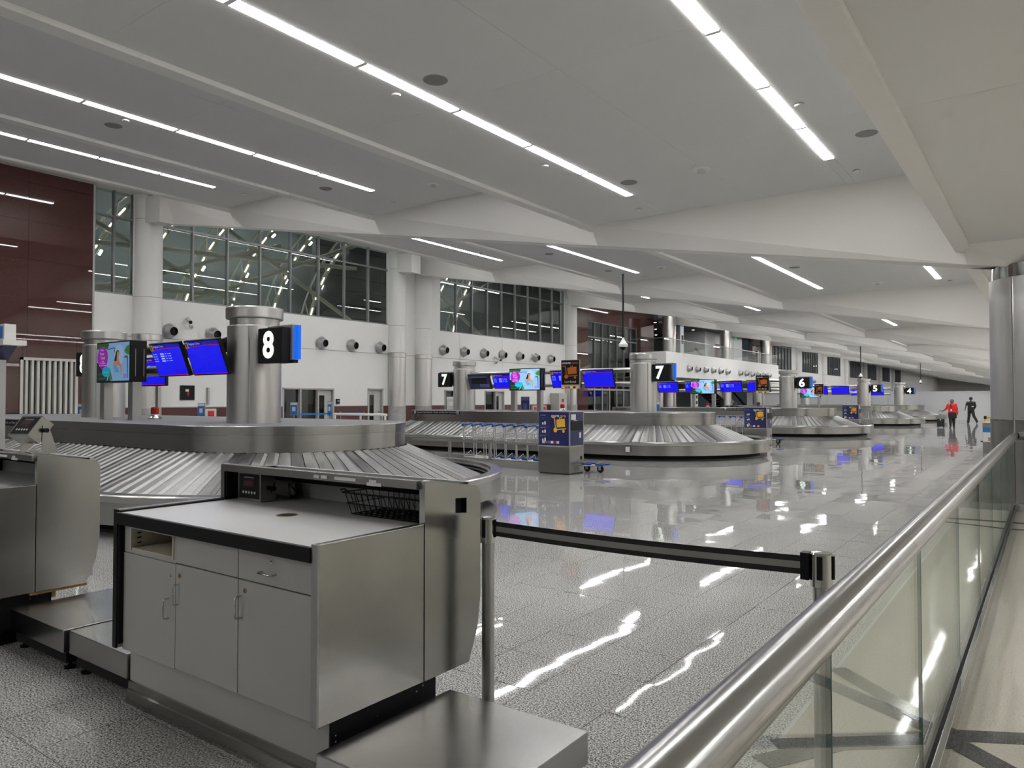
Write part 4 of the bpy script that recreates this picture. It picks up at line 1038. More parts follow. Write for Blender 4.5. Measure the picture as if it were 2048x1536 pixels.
t = thing('fire_box', 'red and grey wall box standing low beside the blue queue sign', 'wall box', (XW + 0.03, 15.25, 1.0)); MB().box(0, 0.12, -0.22, 0.22, 0, 0.30).build('case', 'offwhite', t, True); MB().box(0.12, 0.125, -0.13, 0.13, 0.02, 0.22).build('panel', 'red_cloth', t, True)
for y, l in ((36.3, 'left'), (37.3, 'right')):
    t = thing('fire_box', 'red and grey wall box, %s of the pair behind carousel seven' % l, 'wall box', (XW + 0.03, y, 1.0)); MB().box(0, 0.12, -0.22, 0.22, 0, 0.30).build('case', 'offwhite', t, True); MB().box(0.12, 0.125, -0.13, 0.13, 0.02, 0.22).build('panel', 'red_cloth', t, True)
t = thing('wall_display', 'black square wall panel with a small red figure', 'wall display', (XW + 0.01, 14.4, 1.62)); MB().box(0, 0.03, -0.27, 0.27, 0, 0.52).build('case', 'black', t, True); MB().box(0.03, 0.033, -0.02, 0.06, 0.14, 0.36).build('figure', 'red_lens', t, True); MB().box(0.034, 0.036, -0.08, 0.04, 0.30, 0.38).build('figure_arm', 'print', t, True)
t = thing('metal_strip', 'thin grey vertical metal strip on the white wall', 'wall strip', (XW + 0.01, 15.2, 1.45)); MB().box(0, 0.04, -0.045, 0.045, 0, 0.62).build('strip', 'grille', t, True); MB().box(0.04, 0.045, -0.03, 0.03, 0.02, 0.6).build('strip_face', 'duct', t, True)
t = thing('card_reader', 'small dark card reader beside the office door', 'card reader', (XW + 0.01, 21.3, 1.45)); MB().box(0, 0.05, -0.09, 0.09, 0, 0.22).build('case', 'black', t, True); MB().box(0.05, 0.055, -0.05, 0.05, 0.09, 0.17).build('pad', 'grille', t, True)
t = thing('call_box', 'small cream call box on the red stone wall', 'call box', (XW + 0.13, 10.86, 1.95)); MB().box(0, 0.05, -0.06, 0.06, 0, 0.14).build('case', 'offwhite', t, True); MB().box(0.05, 0.055, -0.04, 0.04, 0.05, 0.08).build('slot', 'grille', t, True)
t = thing('call_box', 'small red call box low on the red stone wall', 'call box', (XW + 0.13, 10.86, 1.2)); MB().box(0, 0.05, -0.06, 0.06, 0, 0.14).build('case', 'red_lens', t, True); MB().box(0.05, 0.055, -0.03, 0.03, 0.03, 0.1).build('slot', 'print', t, True)
t = thing('equipment_cabinet', 'grey equipment cabinet by the wall behind the cart rental sign', 'cabinet', (XW + 0.35, 38.6, 0)); MB().box(-0.3, 0.3, -0.45, 0.45, 0, 2.05).build('body', 'cabinet', t, True); MB().box(0.3, 0.31, -0.12, 0.12, 1.5, 1.7).build('red_label', 'red_lens', t, True)
t = thing('hand_barrier', 'low white guard rail behind the end of carousel eight', 'guard rail', (-15.6, 14.4, 0))
for x in (-17.0, -15.9, -14.9): MB().cyl((x, 14.4, 0), (x, 14.4, 1.20), 0.03, n=8).build('post', 'white', t)
MB().cyl((-17.05, 14.4, 1.2), (-14.85, 14.4, 1.2), 0.035, n=8).build('bar', 'white', t)

# ------------------------------------------------------------------ security cameras
def bullet_camera(x, y, z, yaw, label):
    t = thing('security_camera', label, 'camera', (x, y, z), yaw)
    MB().lathe([(0.06, 0), (0.06, 0.03), (0.0, 0.03)], n=14, axis='x').build('wall_plate', 'offwhite', t, True)
    MB().tube([(0.02, 0, 0), (0.2, 0, -0.02), (0.25, 0, 0.10)], 0.022, 8).build('arm', 'offwhite', t, True)
    MB().cyl((0.12, -0.10, 0.30), (0.42, 0.10, 0.14), 0.065, n=14).build('body', 'offwhite', t, True)
    MB().cyl((0.42, 0.10, 0.14), (0.455, 0.123, 0.122), 0.06, n=14).build('lens_hood', 'black', t, True)
bullet_camera(XW + 0.02, 17.9, 4.1, 0, 'white bullet camera on the wall right of the number eight sign')
bullet_camera(XW + 0.02, 14.55, 4.25, R(-50), 'white bullet camera on the wall between two nozzles at the left')
bullet_camera(XW + 0.02, 36.0, 4.05, 0, 'white bullet camera on the wall under the second window')
bullet_camera(XW + 0.02, 32.6, 3.7, R(-30), 'small camera just under the wall joint below the second window')
def pole_camera(x, y, ztop, zcam, label):
    t = thing('dome_camera', label, 'camera', (x, y, zcam))
    MB().cyl((x, y, zcam + 0.12), (x, y, ztop), 0.035, n=10).build('pole', 'black', t)
    MB().lathe([(0.14, ztop - 0.02), (0.14, ztop)], (x, y, 0), 16).build('ceiling_plate', 'offwhite', t)
    MB().lathe([(0.03, 0.30), (0.06, 0.20), (0.12, 0.10), (0.17, 0.05), (0.17, -0.02), (0.15, -0.06)], (x, y, zcam), 20).build('housing', 'white', t)
    MB().sphere((x, y, zcam - 0.06), 0.11, 16, 8).build('dome', 'black', t)
pole_camera(-12.64, 24.19, 6.28, 3.62, 'white dome camera on a long black pole in front of the red entrance block')
pole_camera(-12.6, 66.0, 6.28, 3.6, 'white dome camera on a black pole above the number five column')
pole_camera(-11.5, 92.0, 6.28, 3.6, 'farthest dome camera on a black pole past the number four sign')

# ------------------------------------------------------------------ cart kiosks, signs and carts
def trolley_icon(t, x0, z0, w, h, m, y):
    def F(n, p): 
        mb = MB(); mb.prism([(x0 + a * w, z0 + b * h) for a, b in p], y - 0.0012, y, 'y'); return mb.build(n, m, t, True)
    F('icon_handle', [(0.0, 0.93), (0.0, 1.0), (0.2, 1.0), (0.285, 0.34), (0.225, 0.34), (0.15, 0.93)])
    F('icon_wheel', disc_pts(0.25, 0.17, 0.13, 0.16, 20)); F('icon_wheel', disc_pts(0.83, 0.10, 0.085, 0.10, 16))
    F('icon_platform', [(0.36, 0.17), (1.0, 0.23), (1.0, 0.29), (0.36, 0.23)])
    F('icon_case', [(0.36, 0.33), (0.94, 0.39), (0.92, 0.90), (0.31, 0.84)])
    mb = MB(); mb.prism([(x0 + a * w, z0 + b * h) for a, b in [(0.52, 0.86), (0.53, 0.98), (0.70, 0.99), (0.70, 0.87), (0.65, 0.87), (0.65, 0.945), (0.57, 0.94), (0.57, 0.86)]], y - 0.0012, y, 'y'); mb.build('icon_case_handle', m, t, True)
def kiosk(x0, y0, label, s=1.0):
    w, d, h, hm = 0.81, 0.60, 1.37, 0.60
    t = thing('cart_kiosk', label, 'kiosk', (x0 + w / 2, y0 + d / 2, 0)); y = -d / 2
    MB().box(-w / 2, w / 2, y, d / 2, 0.02, hm).build('lower_cabinet', 'steel_panel', t, True, 0.006)
    MB().box(-w / 2 + .02, w / 2 - .02, y + .02, d / 2 - .02, 0, 0.02).build('plinth', 'rubber', t, True)
    MB().box(-w / 2, w / 2, y, d / 2, hm, h).build('upper_cabinet', 'alu', t, True, 0.006)
    MB().box(-w / 2 + .012, w / 2 - .02, y - .003, y, hm + 0.02, h - 0.025).build('front_panel', 'navy', t, True)
    MB().box(w / 2, w / 2 + .003, y + .03, d / 2 - .03, hm + 0.02, h - 0.025).build('side_panel', 'navy', t, True)
    MB().box(w / 2 + .003, w / 2 + .012, y + .05, d / 2 - .05, hm + 0.35, hm + 0.55).build('card_slot', 'black', t, True)
    MB().box(w / 2 + .003, w / 2 + .006, y + .06, y + .25, hm + 0.58, hm + 0.70).build('side_notice', 'print', t, True)
    MB().box(w / 2 + .003, w / 2 + .006, d / 2 - .2, d / 2 - .13, hm + 0.18, hm + 0.30).build('side_notice', 'print', t, True)
    MB().box(w / 2, w / 2 + .01, d / 2 - .14, d / 2 - .10, 0.30, 0.38).build('lock', 'black', t, True)
    yy = y - 0.004
    text('smarte', 0.21, 0.055, 'print', t, (0.035, yy - .001, h - 0.105), bold=0.02, shear=0.2)
    text('carte', 0.16, 0.045, 'cardyellow', t, (0.235, yy - .001, h - 0.108), bold=0.02, shear=0.2)
    o = text('smarte', 0.13, 0.03, 'print', t, (w / 2 + .005, -0.06, hm + 0.565), (PI / 2, 0, PI / 2), bold=0.02)
    trolley_icon(t, -0.045, hm + 0.30, 0.36, 0.34, 'yellow', yy)
    for z0, z1, s in ((h - 0.14, h - 0.07, 'Cart Rental'), (h - 0.33, h - 0.15, 'Pay'), (h - 0.51, h - 0.34, 'Retrieve Cart'), (h - 0.69, h - 0.52, 'Return cart')):
        x0_, x1_ = -0.355, -0.12
        MB().prism([(x0_, z0), (x1_, z0), (x1_, z1), (x0_, z1)], yy - .001, yy, 'y', [(x0_ + .006, z0 + .006), (x0_ + .006, z1 - .006), (x1_ - .006, z1 - .006), (x1_ - .006, z0 + .006)]).build('step_frame', 'navy_l', t, True)
        text(s, None, 0.02, 'print', t, (x0_ + 0.08, yy - .001, z1 - 0.025))
        if s != 'Cart Rental':
            MB().box(x0_ + .05, x0_ + .09, yy - .001, yy, z0 + .03, z0 + .08).box(x0_ + .11, x0_ + .15, yy - .001, yy, z0 + .03, z0 + .10).build('step_pictogram', 'print', t, True)
    for k, m in enumerate(('print', 'orange', 'blue_sign', 'print', 'red_lens', 'offwhite')):
        MB().box(-0.30 + 0.075 * k, -0.235 + 0.075 * k, yy - .001, yy, hm + 0.06, hm + 0.115).build('card_mark', m, t, True)
    return t
kiosk(-9.17, 13.52, 'navy and steel cart rental kiosk standing in front of carousel seven')
kiosk(-8.9, 26.3, 'navy and steel cart rental kiosk standing in front of carousel six')
kiosk(-8.9, 41.8, 'distant navy cart rental kiosk beside carousel five, mostly hidden')
def rental_sign(x, y, label):
    t = thing('rental_sign', label, 'sign', (x, y, 0))
    MB().cyl((0, 0.03, 0), (0, 0.03, 1.9), 0.03, n=10).build('pole', 'alu', t, True); MB().box(-.12, .12, -.08, .14, 0, 0.012).build('base', 'alu', t, True)
    MB().box(-.245, .245, -.012, .012, 1.86, 2.52).build('frame', 'alu', t, True)
    MB().box(-.235, .235, -.016, -.012, 1.96, 2.51).build('panel', 'black', t, True)
    MB().box(-.235, .235, -.016, -.012, 1.865, 1.955).build('card_strip', 'cardyellow', t, True)
    trolley_icon(t, -.205, 2.09, .40, .30, 'orange', -.017)
    text('smarte', .22, .045, 'print', t, (-.10, -.018, 2.45), bold=.02, shear=.2); text('carte', .17, .038, 'orange', t, (.115, -.018, 2.447), bold=.02, shear=.2)
    text('Cart Rental', .30, .05, 'print', t, (0, -.018, 2.025))
    text('Credit Cards Accepted', .32, .022, 'orange', t, (0, -.018, 1.94))
    for k, m in enumerate(('print', 'orange', 'blue_sign', 'print', 'black', 'offwhite')): MB().box(-.215 + .073 * k, -.155 + .073 * k, -.018, -.016, 1.88, 1.92).build('card_mark', m, t, True)
rental_sign(-8.75, 14.2, 'black cart rental sign with orange trolley on a pole above the nearest kiosk')
rental_sign(-8.45, 27.0, 'black cart rental sign with orange trolley on a pole above the second kiosk')
rental_sign(-10.35, 43.0, 'distant black cart rental sign between the blue monitors')

def make_cart(x, y, label, group):
    t = thing('luggage_cart', label, 'luggage cart', (x, y, 0), 0, group)
    for s in (-1, 1):
        MB().tube([(0.02, s * 0.25, 0.16), (0, s * 0.25, 0.55), (-0.02, s * 0.25, 0.96)], 0.014, 6).build('upright', 'zinc', t, True)
        MB().tube([(0.0, s * 0.25, 0.16), (0.45, s * 0.18, 0.15), (0.85, s * 0.10, 0.17)], 0.014, 6).build('base_rail', 'zinc', t, True)
        MB().tube([(-0.02, s * 0.25, 0.96), (-0.08, s * 0.16, 1.0), (-0.16, 0, 0.98)], 0.026, 6).build('handle_arm', 'blue_pl', t, True)
        w = obj('wheel', MB().lathe([(0.0, -0.018), (0.06, -0.018), (0.068, 0.0), (0.06, 0.018), (0.0, 0.018)], (0, 0, 0), 14, 'y').mesh('wheel', 'rubber'), t, True); w.location = (0.0, s * 0.25, 0.068)
        MB().box(-0.02, 0.02, s * 0.25 - .025, s * 0.25 + .025, 0.07, 0.17).build('fork', 'zinc', t, True)
        MB().box(0.78, 0.98, s * 0.12 - .04, s * 0.12 + .04, 0.17, 0.205).build('bumper', 'blue_pl', t, True)
    MB().sphere((-0.03, -0.25, 0.98), 0.04, 10, 6).build('handle_knob', 'blue_pl', t, True); MB().sphere((-0.03, 0.25, 0.98), 0.04, 10, 6).build('handle_knob', 'blue_pl', t, True)
    MB().cyl((-0.16, -0.03, 0.98), (-0.16, 0.03, 0.98), 0.03, n=8).build('handle_grip', 'blue_pl', t, True)
    mb = MB()
    for z in (0.62, 0.68, 0.74, 0.80): mb.tube([(0.01, -0.25, z), (0.24, -0.22, z), (0.24, 0.22, z), (0.01, 0.25, z)], 0.004, 4)
    for k in range(7):
        yy = -0.21 + 0.07 * k; mb.cyl((0.24, yy, 0.62), (0.24, yy, 0.80), 0.004, n=4)
    for k in range(4): mb.cyl((0.03 + .06 * k, -0.24, 0.62), (0.03 + .06 * k, -0.24, 0.80), 0.004, n=4); mb.cyl((0.03 + .06 * k, 0.24, 0.62), (0.03 + .06 * k, 0.24, 0.80), 0.004, n=4)
    mb.build('basket', 'zinc', t, True)
    mb = MB()
    for yy in (-0.12, 0.0, 0.12): mb.cyl((0.02, yy, 0.16), (0.80, yy * 0.6, 0.165), 0.008, n=5)
    for xx in (0.2, 0.5, 0.75): mb.cyl((xx, -0.2, 0.155), (xx, 0.2, 0.155), 0.008, n=5)
    mb.build('platform', 'zinc', t, True)
    MB().tube([(0.02, -0.25, 0.18), (0.12, -0.1, 0.32), (0.02, 0.1, 0.18)], 0.008, 5).build('brace', 'zinc', t, True)
    w = obj('wheel', MB().lathe([(0.0, -0.022), (0.075, -0.022), (0.085, 0.0), (0.075, 0.022), (0.0, 0.022)], (0, 0, 0), 16, 'y').mesh('wheel', 'rubber'), t, True); w.location = (0.82, 0, 0.085)
    MB().box(0.79, 0.85, -.04, -.028, 0.06, 0.18).box(0.79, 0.85, .028, .04, 0.06, 0.18).build('front_fork', 'zinc', t, True)
    return t
proto = make_cart(-12.15, 14.75, 'luggage cart in the nested row beside the nearest kiosk, first from the left', 'nested luggage carts by the nearest kiosk')
for i in range(1, 10):
    c = dup(proto); c.location = (-12.15 + 0.365 * i, 14.75 - 0.05 * i, 0); c['label'] = 'luggage cart in the nested row beside the nearest kiosk, %s from the left' % ords[i]
for i in range(6):
    c = dup(proto); c.location = (-11.0 + 0.42 * i, 27.6, 0); c['label'] = 'luggage cart in the nested row beside the second kiosk, %s from the left' % ords[i]; c['group'] = 'nested luggage carts by the second kiosk'
def cart_track(x0, x1, y, label):
    t = thing('cart_track', label, 'cart rack', ((x0 + x1) / 2, y, 0))
    MB().box(x0, x1, y, y + 0.05, 0.0, 0.17).build('kerb', 'alu', t); MB().box(x0, x1, y - .004, y + .054, 0.165, 0.18).build('kerb_cap', 'chrome', t)
    MB().box(x0, x1, y + 0.95, y + 1.0, 0.0, 0.17).build('kerb', 'alu', t); MB().box(x0, x1, y - 0.02, y + 1.0, 0, 0.012).build('tray', 'alu', t)
    MB().box(x0, x1, y + 0.06, y + 0.10, 0.56, 0.62).build('side_rail', 'steel', t)
    k = 0
    for x in (-12.3, -11.0): 
        if x > x0: MB().box(x - .03, x + .03, y + 0.05, y + 0.11, 0, 0.60).build('post', 'steel', t)
cart_track(-13.6, -9.2, 14.05, 'steel cart rack with low kerb left of the nearest kiosk')

# ------------------------------------------------------------------ grey service counters
def make_counter(label, cut=True):
    t = thing('service_counter', label, 'counter', (-3.15, 2.4, 0))
    XL, XRt = -3.98, -2.335; th = 0.035
    # side panels, lower front part and taller hutch part
    for x, inner in ((XL, 1), (XRt, -1)):
        a, b = (x, x + th) if inner > 0 else (x - th, x)
        MB().box(a, b, 1.90, 2.505, 0.31, 1.03).build('side_panel', 'steel_panel', t, False, 0.003)
        prof = [(2.51, 0.31), (2.83, 0.31), (2.895, 0.46), (2.92, 0.62), (2.92, 1.07)]
        prof += [(2.86 + 0.06 * math.cos(R(k)), 1.12 + 0.06 * math.sin(R(k))) for k in (0, 25, 50, 75, 95)]
        prof += [(2.55, 1.228), (2.52, 1.225), (2.51, 1.21)]
        hole = [(2.725, 1.055), (2.725, 1.125), (2.81, 1.12), (2.81, 1.045)] if x == XRt and cut else None
        MB().prism(prof, a, b, 'x', hole).build('hutch_side', 'steel_panel', t)
        MB().box(a - .001 if inner > 0 else a - .002, b + .001, 1.893, 1.902, 0.31, 1.03).build('edge_strip', 'alu' if x == XRt else 'black', t)
        ix = b if inner > 0 else a
        MB().box(ix - 0.002, ix + 0.006, 1.905, 2.48, 0.33, 1.0).build('inner_liner', 'black', t) if inner > 0 else None
        MB().box(min(ix, ix + inner * 0.012), max(ix, ix + inner * 0.012), 2.52, 2.86, 1.016, 1.19).build('hutch_liner', 'black', t)
    # recess behind the cut-out
    MB().box(XRt - 0.10, XRt - 0.036, 2.70, 2.715, 1.02, 1.14).build('socket_cheek', 'wood', t); MB().box(XRt - 0.10, XRt - 0.036, 2.715, 2.83, 1.02, 1.035).build('socket_sill', 'wood', t)
    # worktop
    MB().box(XL + th, XRt - th, 1.905, 2.86, 0.985, 1.015).build('worktop', 'laminate', t)
    MB().box(XL + th, XRt - th, 1.885, 1.907, 0.955, 1.017).build('worktop_edge', 'black', t, False, 0.004)
    MB().lathe([(0.0, 1.0165), (0.048, 1.0165)], (-3.15, 2.36, 0), 24).build('cable_hole', 'black', t)
    MB().lathe([(0.048, 1.017), (0.053, 1.0175), (0.055, 1.0155)], (-3.15, 2.36, 0), 24).build('grommet', 'wood', t)
    MB().box(XL + 0.001, XRt - th, 1.905, 2.5, 1.0155, 1.0285).build('left_ledge', 'black', t) if False else None
    MB().box(XL + th, XL + th + 0.012, 1.90, 2.5, 1.0, 1.024).build('ledge', 'black', t)
    # hutch
    MB().box(XL + th, XRt - th, 2.865, 2.89, 0.35, 1.19).build('back_panel', 'laminate', t)
    MB().prism([(2.49, 1.188), (2.87, 1.140), (2.87, 1.175), (2.53, 1.226), (2.49, 1.226)], XL + th, XRt - th, 'x').build('hutch_top', 'steel_panel', t)
    MB().prism([(2.50, 1.186), (2.865, 1.139), (2.865, 1.10), (2.80, 1.13)], XL + th, XRt - th, 'x').build('hutch_soffit', 'black', t)
    for x, w in ((-3.08, .045), (-3.02, .05), (-2.86, .16), (-2.66, .05)): MB().box(x - w / 2, x + w / 2, 2.487, 2.489, 1.198, 1.214).build('label_tape', 'print', t)
    MB().box(-2.70, -2.60, 2.486, 2.49, 1.185, 1.20).build('tape_scrap', 'print', t)
    # carcass
    cz0, cz1, fy = 0.30, 0.955, 1.95
    MB().box(XL + th, XRt - th, fy, 2.80, cz0, cz0 + .02).build('carcass_bottom', 'cabinet', t)
    for x in (XL + th + 0.002, -3.43, -2.915, XRt - th - 0.022): MB().box(x, x + 0.02, fy, 2.80, cz0, cz1).build('carcass_side', 'cabinet', t)
    MB().box(XL + th, XRt - th, 2.78, 2.80, cz0, cz1).build('carcass_back', 'cabinet', t)
    MB().box(XL + th, XRt - th, fy, 2.80, 0.81, 0.822).build('carcass_shelf', 'cabinet', t)
    # three doors, fixed front, drawer, open drawer bay
    f0, f1 = 1.928, 1.948
    D1 = MB().box(-3.945, -3.434, f0, f1, 0.300, 0.805).build('door', 'cabinet', t, False, 0.002)
    D2 = MB().box(-3.430, -2.918, f0, f1, 0.306, 0.808).build('door', 'cabinet', t, False, 0.002)
    D3 = MB().box(-2.913, -2.392, f0, f1, 0.306, 0.808).build('door', 'cabinet', t, False, 0.002)
    MB().box(-3.430, -2.918, f0, f1, 0.814, 0.955).build('drawer_front', 'cabinet', t, False, 0.002)
    DR = MB().box(-2.913, -2.392, f0, f1, 0.814, 0.955).build('drawer_front', 'cabinet', t, False, 0.002)
    MB().prism([(-3.945, 0.808), (-3.434, 0.808), (-3.434, 0.955), (-3.945, 0.955)], f0 + .003, f1, 'y', [(-3.87, 0.832), (-3.87, 0.935), (-3.452, 0.935), (-3.452, 0.832)]).build('bay_frame', 'cabinet', t)
    MB().box(-3.872, -3.862, f0 - .002, 2.4, 0.825, 0.935).build('bay_side', 'cream', t); MB().box(-3.462, -3.452, f0 - .002, 2.4, 0.825, 0.935).build('bay_side', 'cream', t)
    MB().box(-3.862, -3.462, f0 + .004, 2.4, 0.826, 0.836).build('bay_floor', 'cream', t); MB().box(-3.862, -3.462, 2.39, 2.40, 0.83, 0.94).build('bay_back', 'cream', t)
    for k in range(3): MB().box(-3.861, -3.858, f0 + .03, f0 + .05, 0.855 + .025 * k, 0.861 + .025 * k).build('runner_slot', 'black', t)
    def pull(x, z, vert, p):
        h = 0.048; y = f0
        if vert: pts = [(x, y, z - h), (x, y - .022, z - h), (x, y - .03, z - h + .008), (x, y - .03, z + h - .008), (x, y - .022, z + h), (x, y, z + h)]
        else: pts = [(x - h, y, z), (x - h, y - .022, z), (x - h + .008, y - .03, z), (x + h - .008, y - .03, z), (x + h, y - .022, z), (x + h, y, z)]
        MB().tube(pts, 0.0042, 8).build('pull_handle', 'chrome', p)
    def lock(x, z, p, m='chrome'):
        MB().lathe([(0.011, f0 + .001), (0.0115, f0 - .003), (0.0, f0 - .003)], (x, 0, z), 18, 'y').build('lock', m, p)
        MB().lathe([(0.004, f0 - .0035), (0.0, f0 - .0035)], (x, 0, z), 10, 'y').build('keyhole', 'black', p)
    pull(-3.49, 0.585, True, D1); pull(-3.405, 0.665, True, D2); pull(-2.892, 0.69, True, D3); pull(-2.69, 0.865, False, DR)
    lock(-3.475, 0.745, D1); lock(-3.395, 0.755, D2, 'wood'); lock(-2.865, 0.765, D3, 'wood'); lock(-2.675, 0.918, DR)
    # base
    MB().box(-3.972, -2.372, 1.985, 2.62, 0.0, 0.30).build('base', 'base_grey', t)
    MB().prism([(1.984, 0.0), (1.984, 0.115), (1.976, 0.112), (1.974, 0.075), (1.962, 0.07), (1.962, 0.0)], -3.972, -2.372, 'x').build('kick_plate', 'steel_panel', t)
    MB().box(-2.372, -2.366, 1.99, 2.62, 0.0, 0.31).build('base_cheek', 'black', t)
    for y, z in ((2.02, 0.235), (2.02, 0.21), (2.25, 0.235), (2.49, 0.265), (2.53, 0.28)): MB().lathe([(0.006, -2.366), (0.004, -2.362), (0, -2.362)], (0, y, z), 8, 'x').build('screw', 'chrome', t)
    MB().box(-2.40, -2.345, 2.60, 2.62, 0.0, 0.31).build('post_stud', 'wood', t) if False else None
    return t
cnt = make_counter('grey laminate and steel service counter in the foreground, three doors and an open drawer bay')
cn2 = make_counter('steel sided service counter cut off by the left edge of the photo', False); cn2.location = (-3.15 - 3.19, 2.4 - 0.39, 0)
MB().box(-5.60, -5.53, 2.09, 2.45, 0.292, 0.309).build('raw_batten', 'wood', cn2); MB().box(-5.60, -5.545, 2.23, 2.255, 0.25, 0.292).build('raw_batten', 'wood', cn2)

def scale(x0, x1, y0, y1, label):
    t = thing('baggage_scale', label, 'scale', ((x0 + x1) / 2, (y0 + y1) / 2, 0))
    MB().box(x0, x1, y0, y1, 0.118, 0.25).build('platform', 'steel_scale', t, False, 0.004)
    MB().box(x0 + .03, x1 - .03, y0 + .03, y1 - .03, 0.045, 0.118).build('chassis', 'rubber', t)
    for a in (x0 + .07, x1 - .07):
        for b in (y0 + .07, y1 - .07): MB().lathe([(0.0, 0), (0.032, 0), (0.034, 0.012), (0.012, 0.02), (0.012, 0.05)], (a, b, 0), 12).build('foot', 'black', t)
scale(-2.285, -1.54, 1.85, 2.63, 'low stainless baggage scale right of the front counter')
scale(-4.66, -3.985, 1.97, 2.66, 'low stainless baggage scale touching the left side of the front counter')
scale(-5.47, -4.69, 1.95, 2.68, 'low stainless baggage scale beside the left counter')

def indicator(loc, rz, tilt, label):
    t = thing('weight_indicator', label, 'scale display', loc, rz)
    w, h, d = 0.222, 0.168, 0.10
    hd = bpy.data.objects.new('head', MB().box(-w / 2, w / 2, -d / 2, d / 2, -h / 2, h / 2).mesh('head', 'steel_panel')); col.objects.link(hd); hd.parent = t
    hd.location = (0, -0.02, h / 2 + (0.085 if tilt else 0.002)); hd.rotation_euler = (R(-tilt), 0, 0)
    y = -d / 2
    def P(n, m, a, b, c, e, off=0.001): return MB().box(a, b, y - off, y, c, e).build(n, m, hd, True)
    P('face', 'black', -w / 2 + .014, w / 2 - .014, -h / 2 + .014, h / 2 - .014)
    P('window', 'scr_black', -.058, .058, -.008, .052, .002); P('led_digits', 'red_led', -.040, .040, .005, .032, .003); P('caption', 'grille', -.045, .045, .048, .054, .003)
    for k in range(5): MB().lathe([(0.008, y), (0.008, y - .003), (0, y - .003)], (-.055 + .0275 * k, 0, -.036), 12, 'y').build('button', 'offwhite', hd, True)
    if tilt:
        for s in (-1, 1): MB().prism([(-.02, 0.0), (.10, 0.0), (.03, 0.20), (-.01, 0.20)], s * (w / 2 + .004) - .0015, s * (w / 2 + .004) + .0015, 'x').build('bracket', 'steel_panel', t, True)
        MB().box(-w / 2 - .005, w / 2 + .005, -.03, .11, 0, .004).build('bracket_base', 'steel_panel', t, True)
        MB().cyl((w / 2 + .004, 0.0, .165), (w / 2 + .035, 0.0, .165), 0.016, n=12).build('knob', 'black', t, True)
    else:
        MB().prism([(.0, .05), (.02, .10), (.16, .14), (.16, .0)], w / 2 + .004, w / 2 + .007, 'x').build('bracket', 'steel_panel', t, True)
        MB().cyl((w / 2 + .004, 0.0, .075), (w / 2 + .03, 0.0, .075), 0.014, n=12).build('knob', 'black', t, True)
    MB().tube([(0.05, .07, .05), (.12, .12, .09), (.16, .15, .03), (.10, .14, .004)] if not tilt else [(-.05, .05, .06), (-.02, -.04, .012), (.06, -.05, .008), (.10, -.06, -.02)], 0.004, 6).build('cable', 'black' if not tilt else 'alu', t, True)
indicator((-3.77, 2.63, 1.0155), 0, 0, 'small steel weight display standing on the front counter worktop')
indicator((-5.80, 2.20, 1.226), R(12), 38, 'small steel weight display tilted up on top of the left counter')

bk = thing('wire_basket', 'black wire basket lying on the front counter worktop', 'basket', (-2.66, 2.70, 1.016))
mb = MB(); x0, x1, y0, y1, z0, z1 = -0.24, 0.27, -0.13, 0.13, 0.004, 0.115; fl = 0.035
for z in (z0, z0 + .055, z1):
    f = fl * (z - z0) / (z1 - z0); mb.tube([(x0 - f, y0 - f, z), (x1, y0 - f, z), (x1, y1, z), (x0 - f, y1, z)], 0.0032 if z < z1 else 0.005, 5, True)
for k in range(14):
    x = x0 + (x1 - x0) * k / 13; mb.tube([(x - fl * .3, y0 - fl, z1), (x, y0, z0), (x, y1, z0), (x, y1, z1)], 0.0026, 4)
for k in range(1, 6):
    y = y0 + (y1 - y0) * k / 6; mb.tube([(x0 - fl, y, z1), (x0, y, z0), (x1, y, z0), (x1, y, z1)], 0.0026, 4)
mb.build('mesh_body', 'black', bk, True)
MB().tube([(x0 - .03, y0, z1), (x0 - .07, y0 + .01, z1 + .01), (x0 - .10, y0 + .01, z1 + .004)], 0.004, 5).build('hook', 'black', bk, True)
MB().tube([(-.02, 0, z1), (0.0, 0, z1 + .05), (.02, 0, z1 + .055), (.03, 0, z1 + .035)], 0.004, 5).build('hook', 'black', bk, True)

# ------------------------------------------------------------------ belt barrier
def stanchion(x, y, label, h=1.035):
    t = thing('belt_stanchion', label, 'stanchion', (x, y, 0))
    MB().lathe([(0.0, 0.032), (0.10, 0.03), (0.165, 0.016), (0.17, 0.0)], (x, y, 0), 28).build('base', 'alu', t)
    MB().lathe([(0.031, 0.03), (0.031, h - 0.12)], (x, y, 0), 24).build('post', 'steel', t)
    MB().lathe([(0.039, h - 0.125), (0.039, h - 0.006), (0.034, h), (0.0, h + 0.002)], (x, y, 0), 24).build('head', 'chrome', t)
    for a in (0, 90, 180, 270):
        c, s = math.cos(R(a + 3)), math.sin(R(a + 3))
        MB().cyl((x + .036 * c, y + .036 * s, h - .095), (x + .036 * c, y + .036 * s, h - .010), 0.011, n=8).build('cassette', 'black', t)
    return t
s1 = stanchion(-2.215, 2.83, 'steel belt stanchion standing against the front counter')
s2 = stanchion(-0.695, 2.90, 'steel belt stanchion close to the glass balustrade')
def belt_pts(z0, z1):
    a, b = Vector((-2.17, 2.832, 0)), Vector((-0.74, 2.898, 0)); P = []
    for k in range(17):
        u = k / 16; p = a.lerp(b, u); sag = 0.010 * math.sin(PI * u); P.append((p.x, p.y, sag, u))
    mb = MB()
    for (xa, ya, sa, ua), (xb, yb, sb, ub) in zip(P[:-1], P[1:]):
        mb.quad((xa, ya, z0 - sa), (xb, yb, z0 - sb), (xb, yb, z1 - sb), (xa, ya, z1 - sa)); mb.quad((xa, ya + .002, z0 - sa), (xa, ya + .002, z1 - sa), (xb, yb + .002, z1 - sb), (xb, yb + .002, z0 - sb))
    return mb
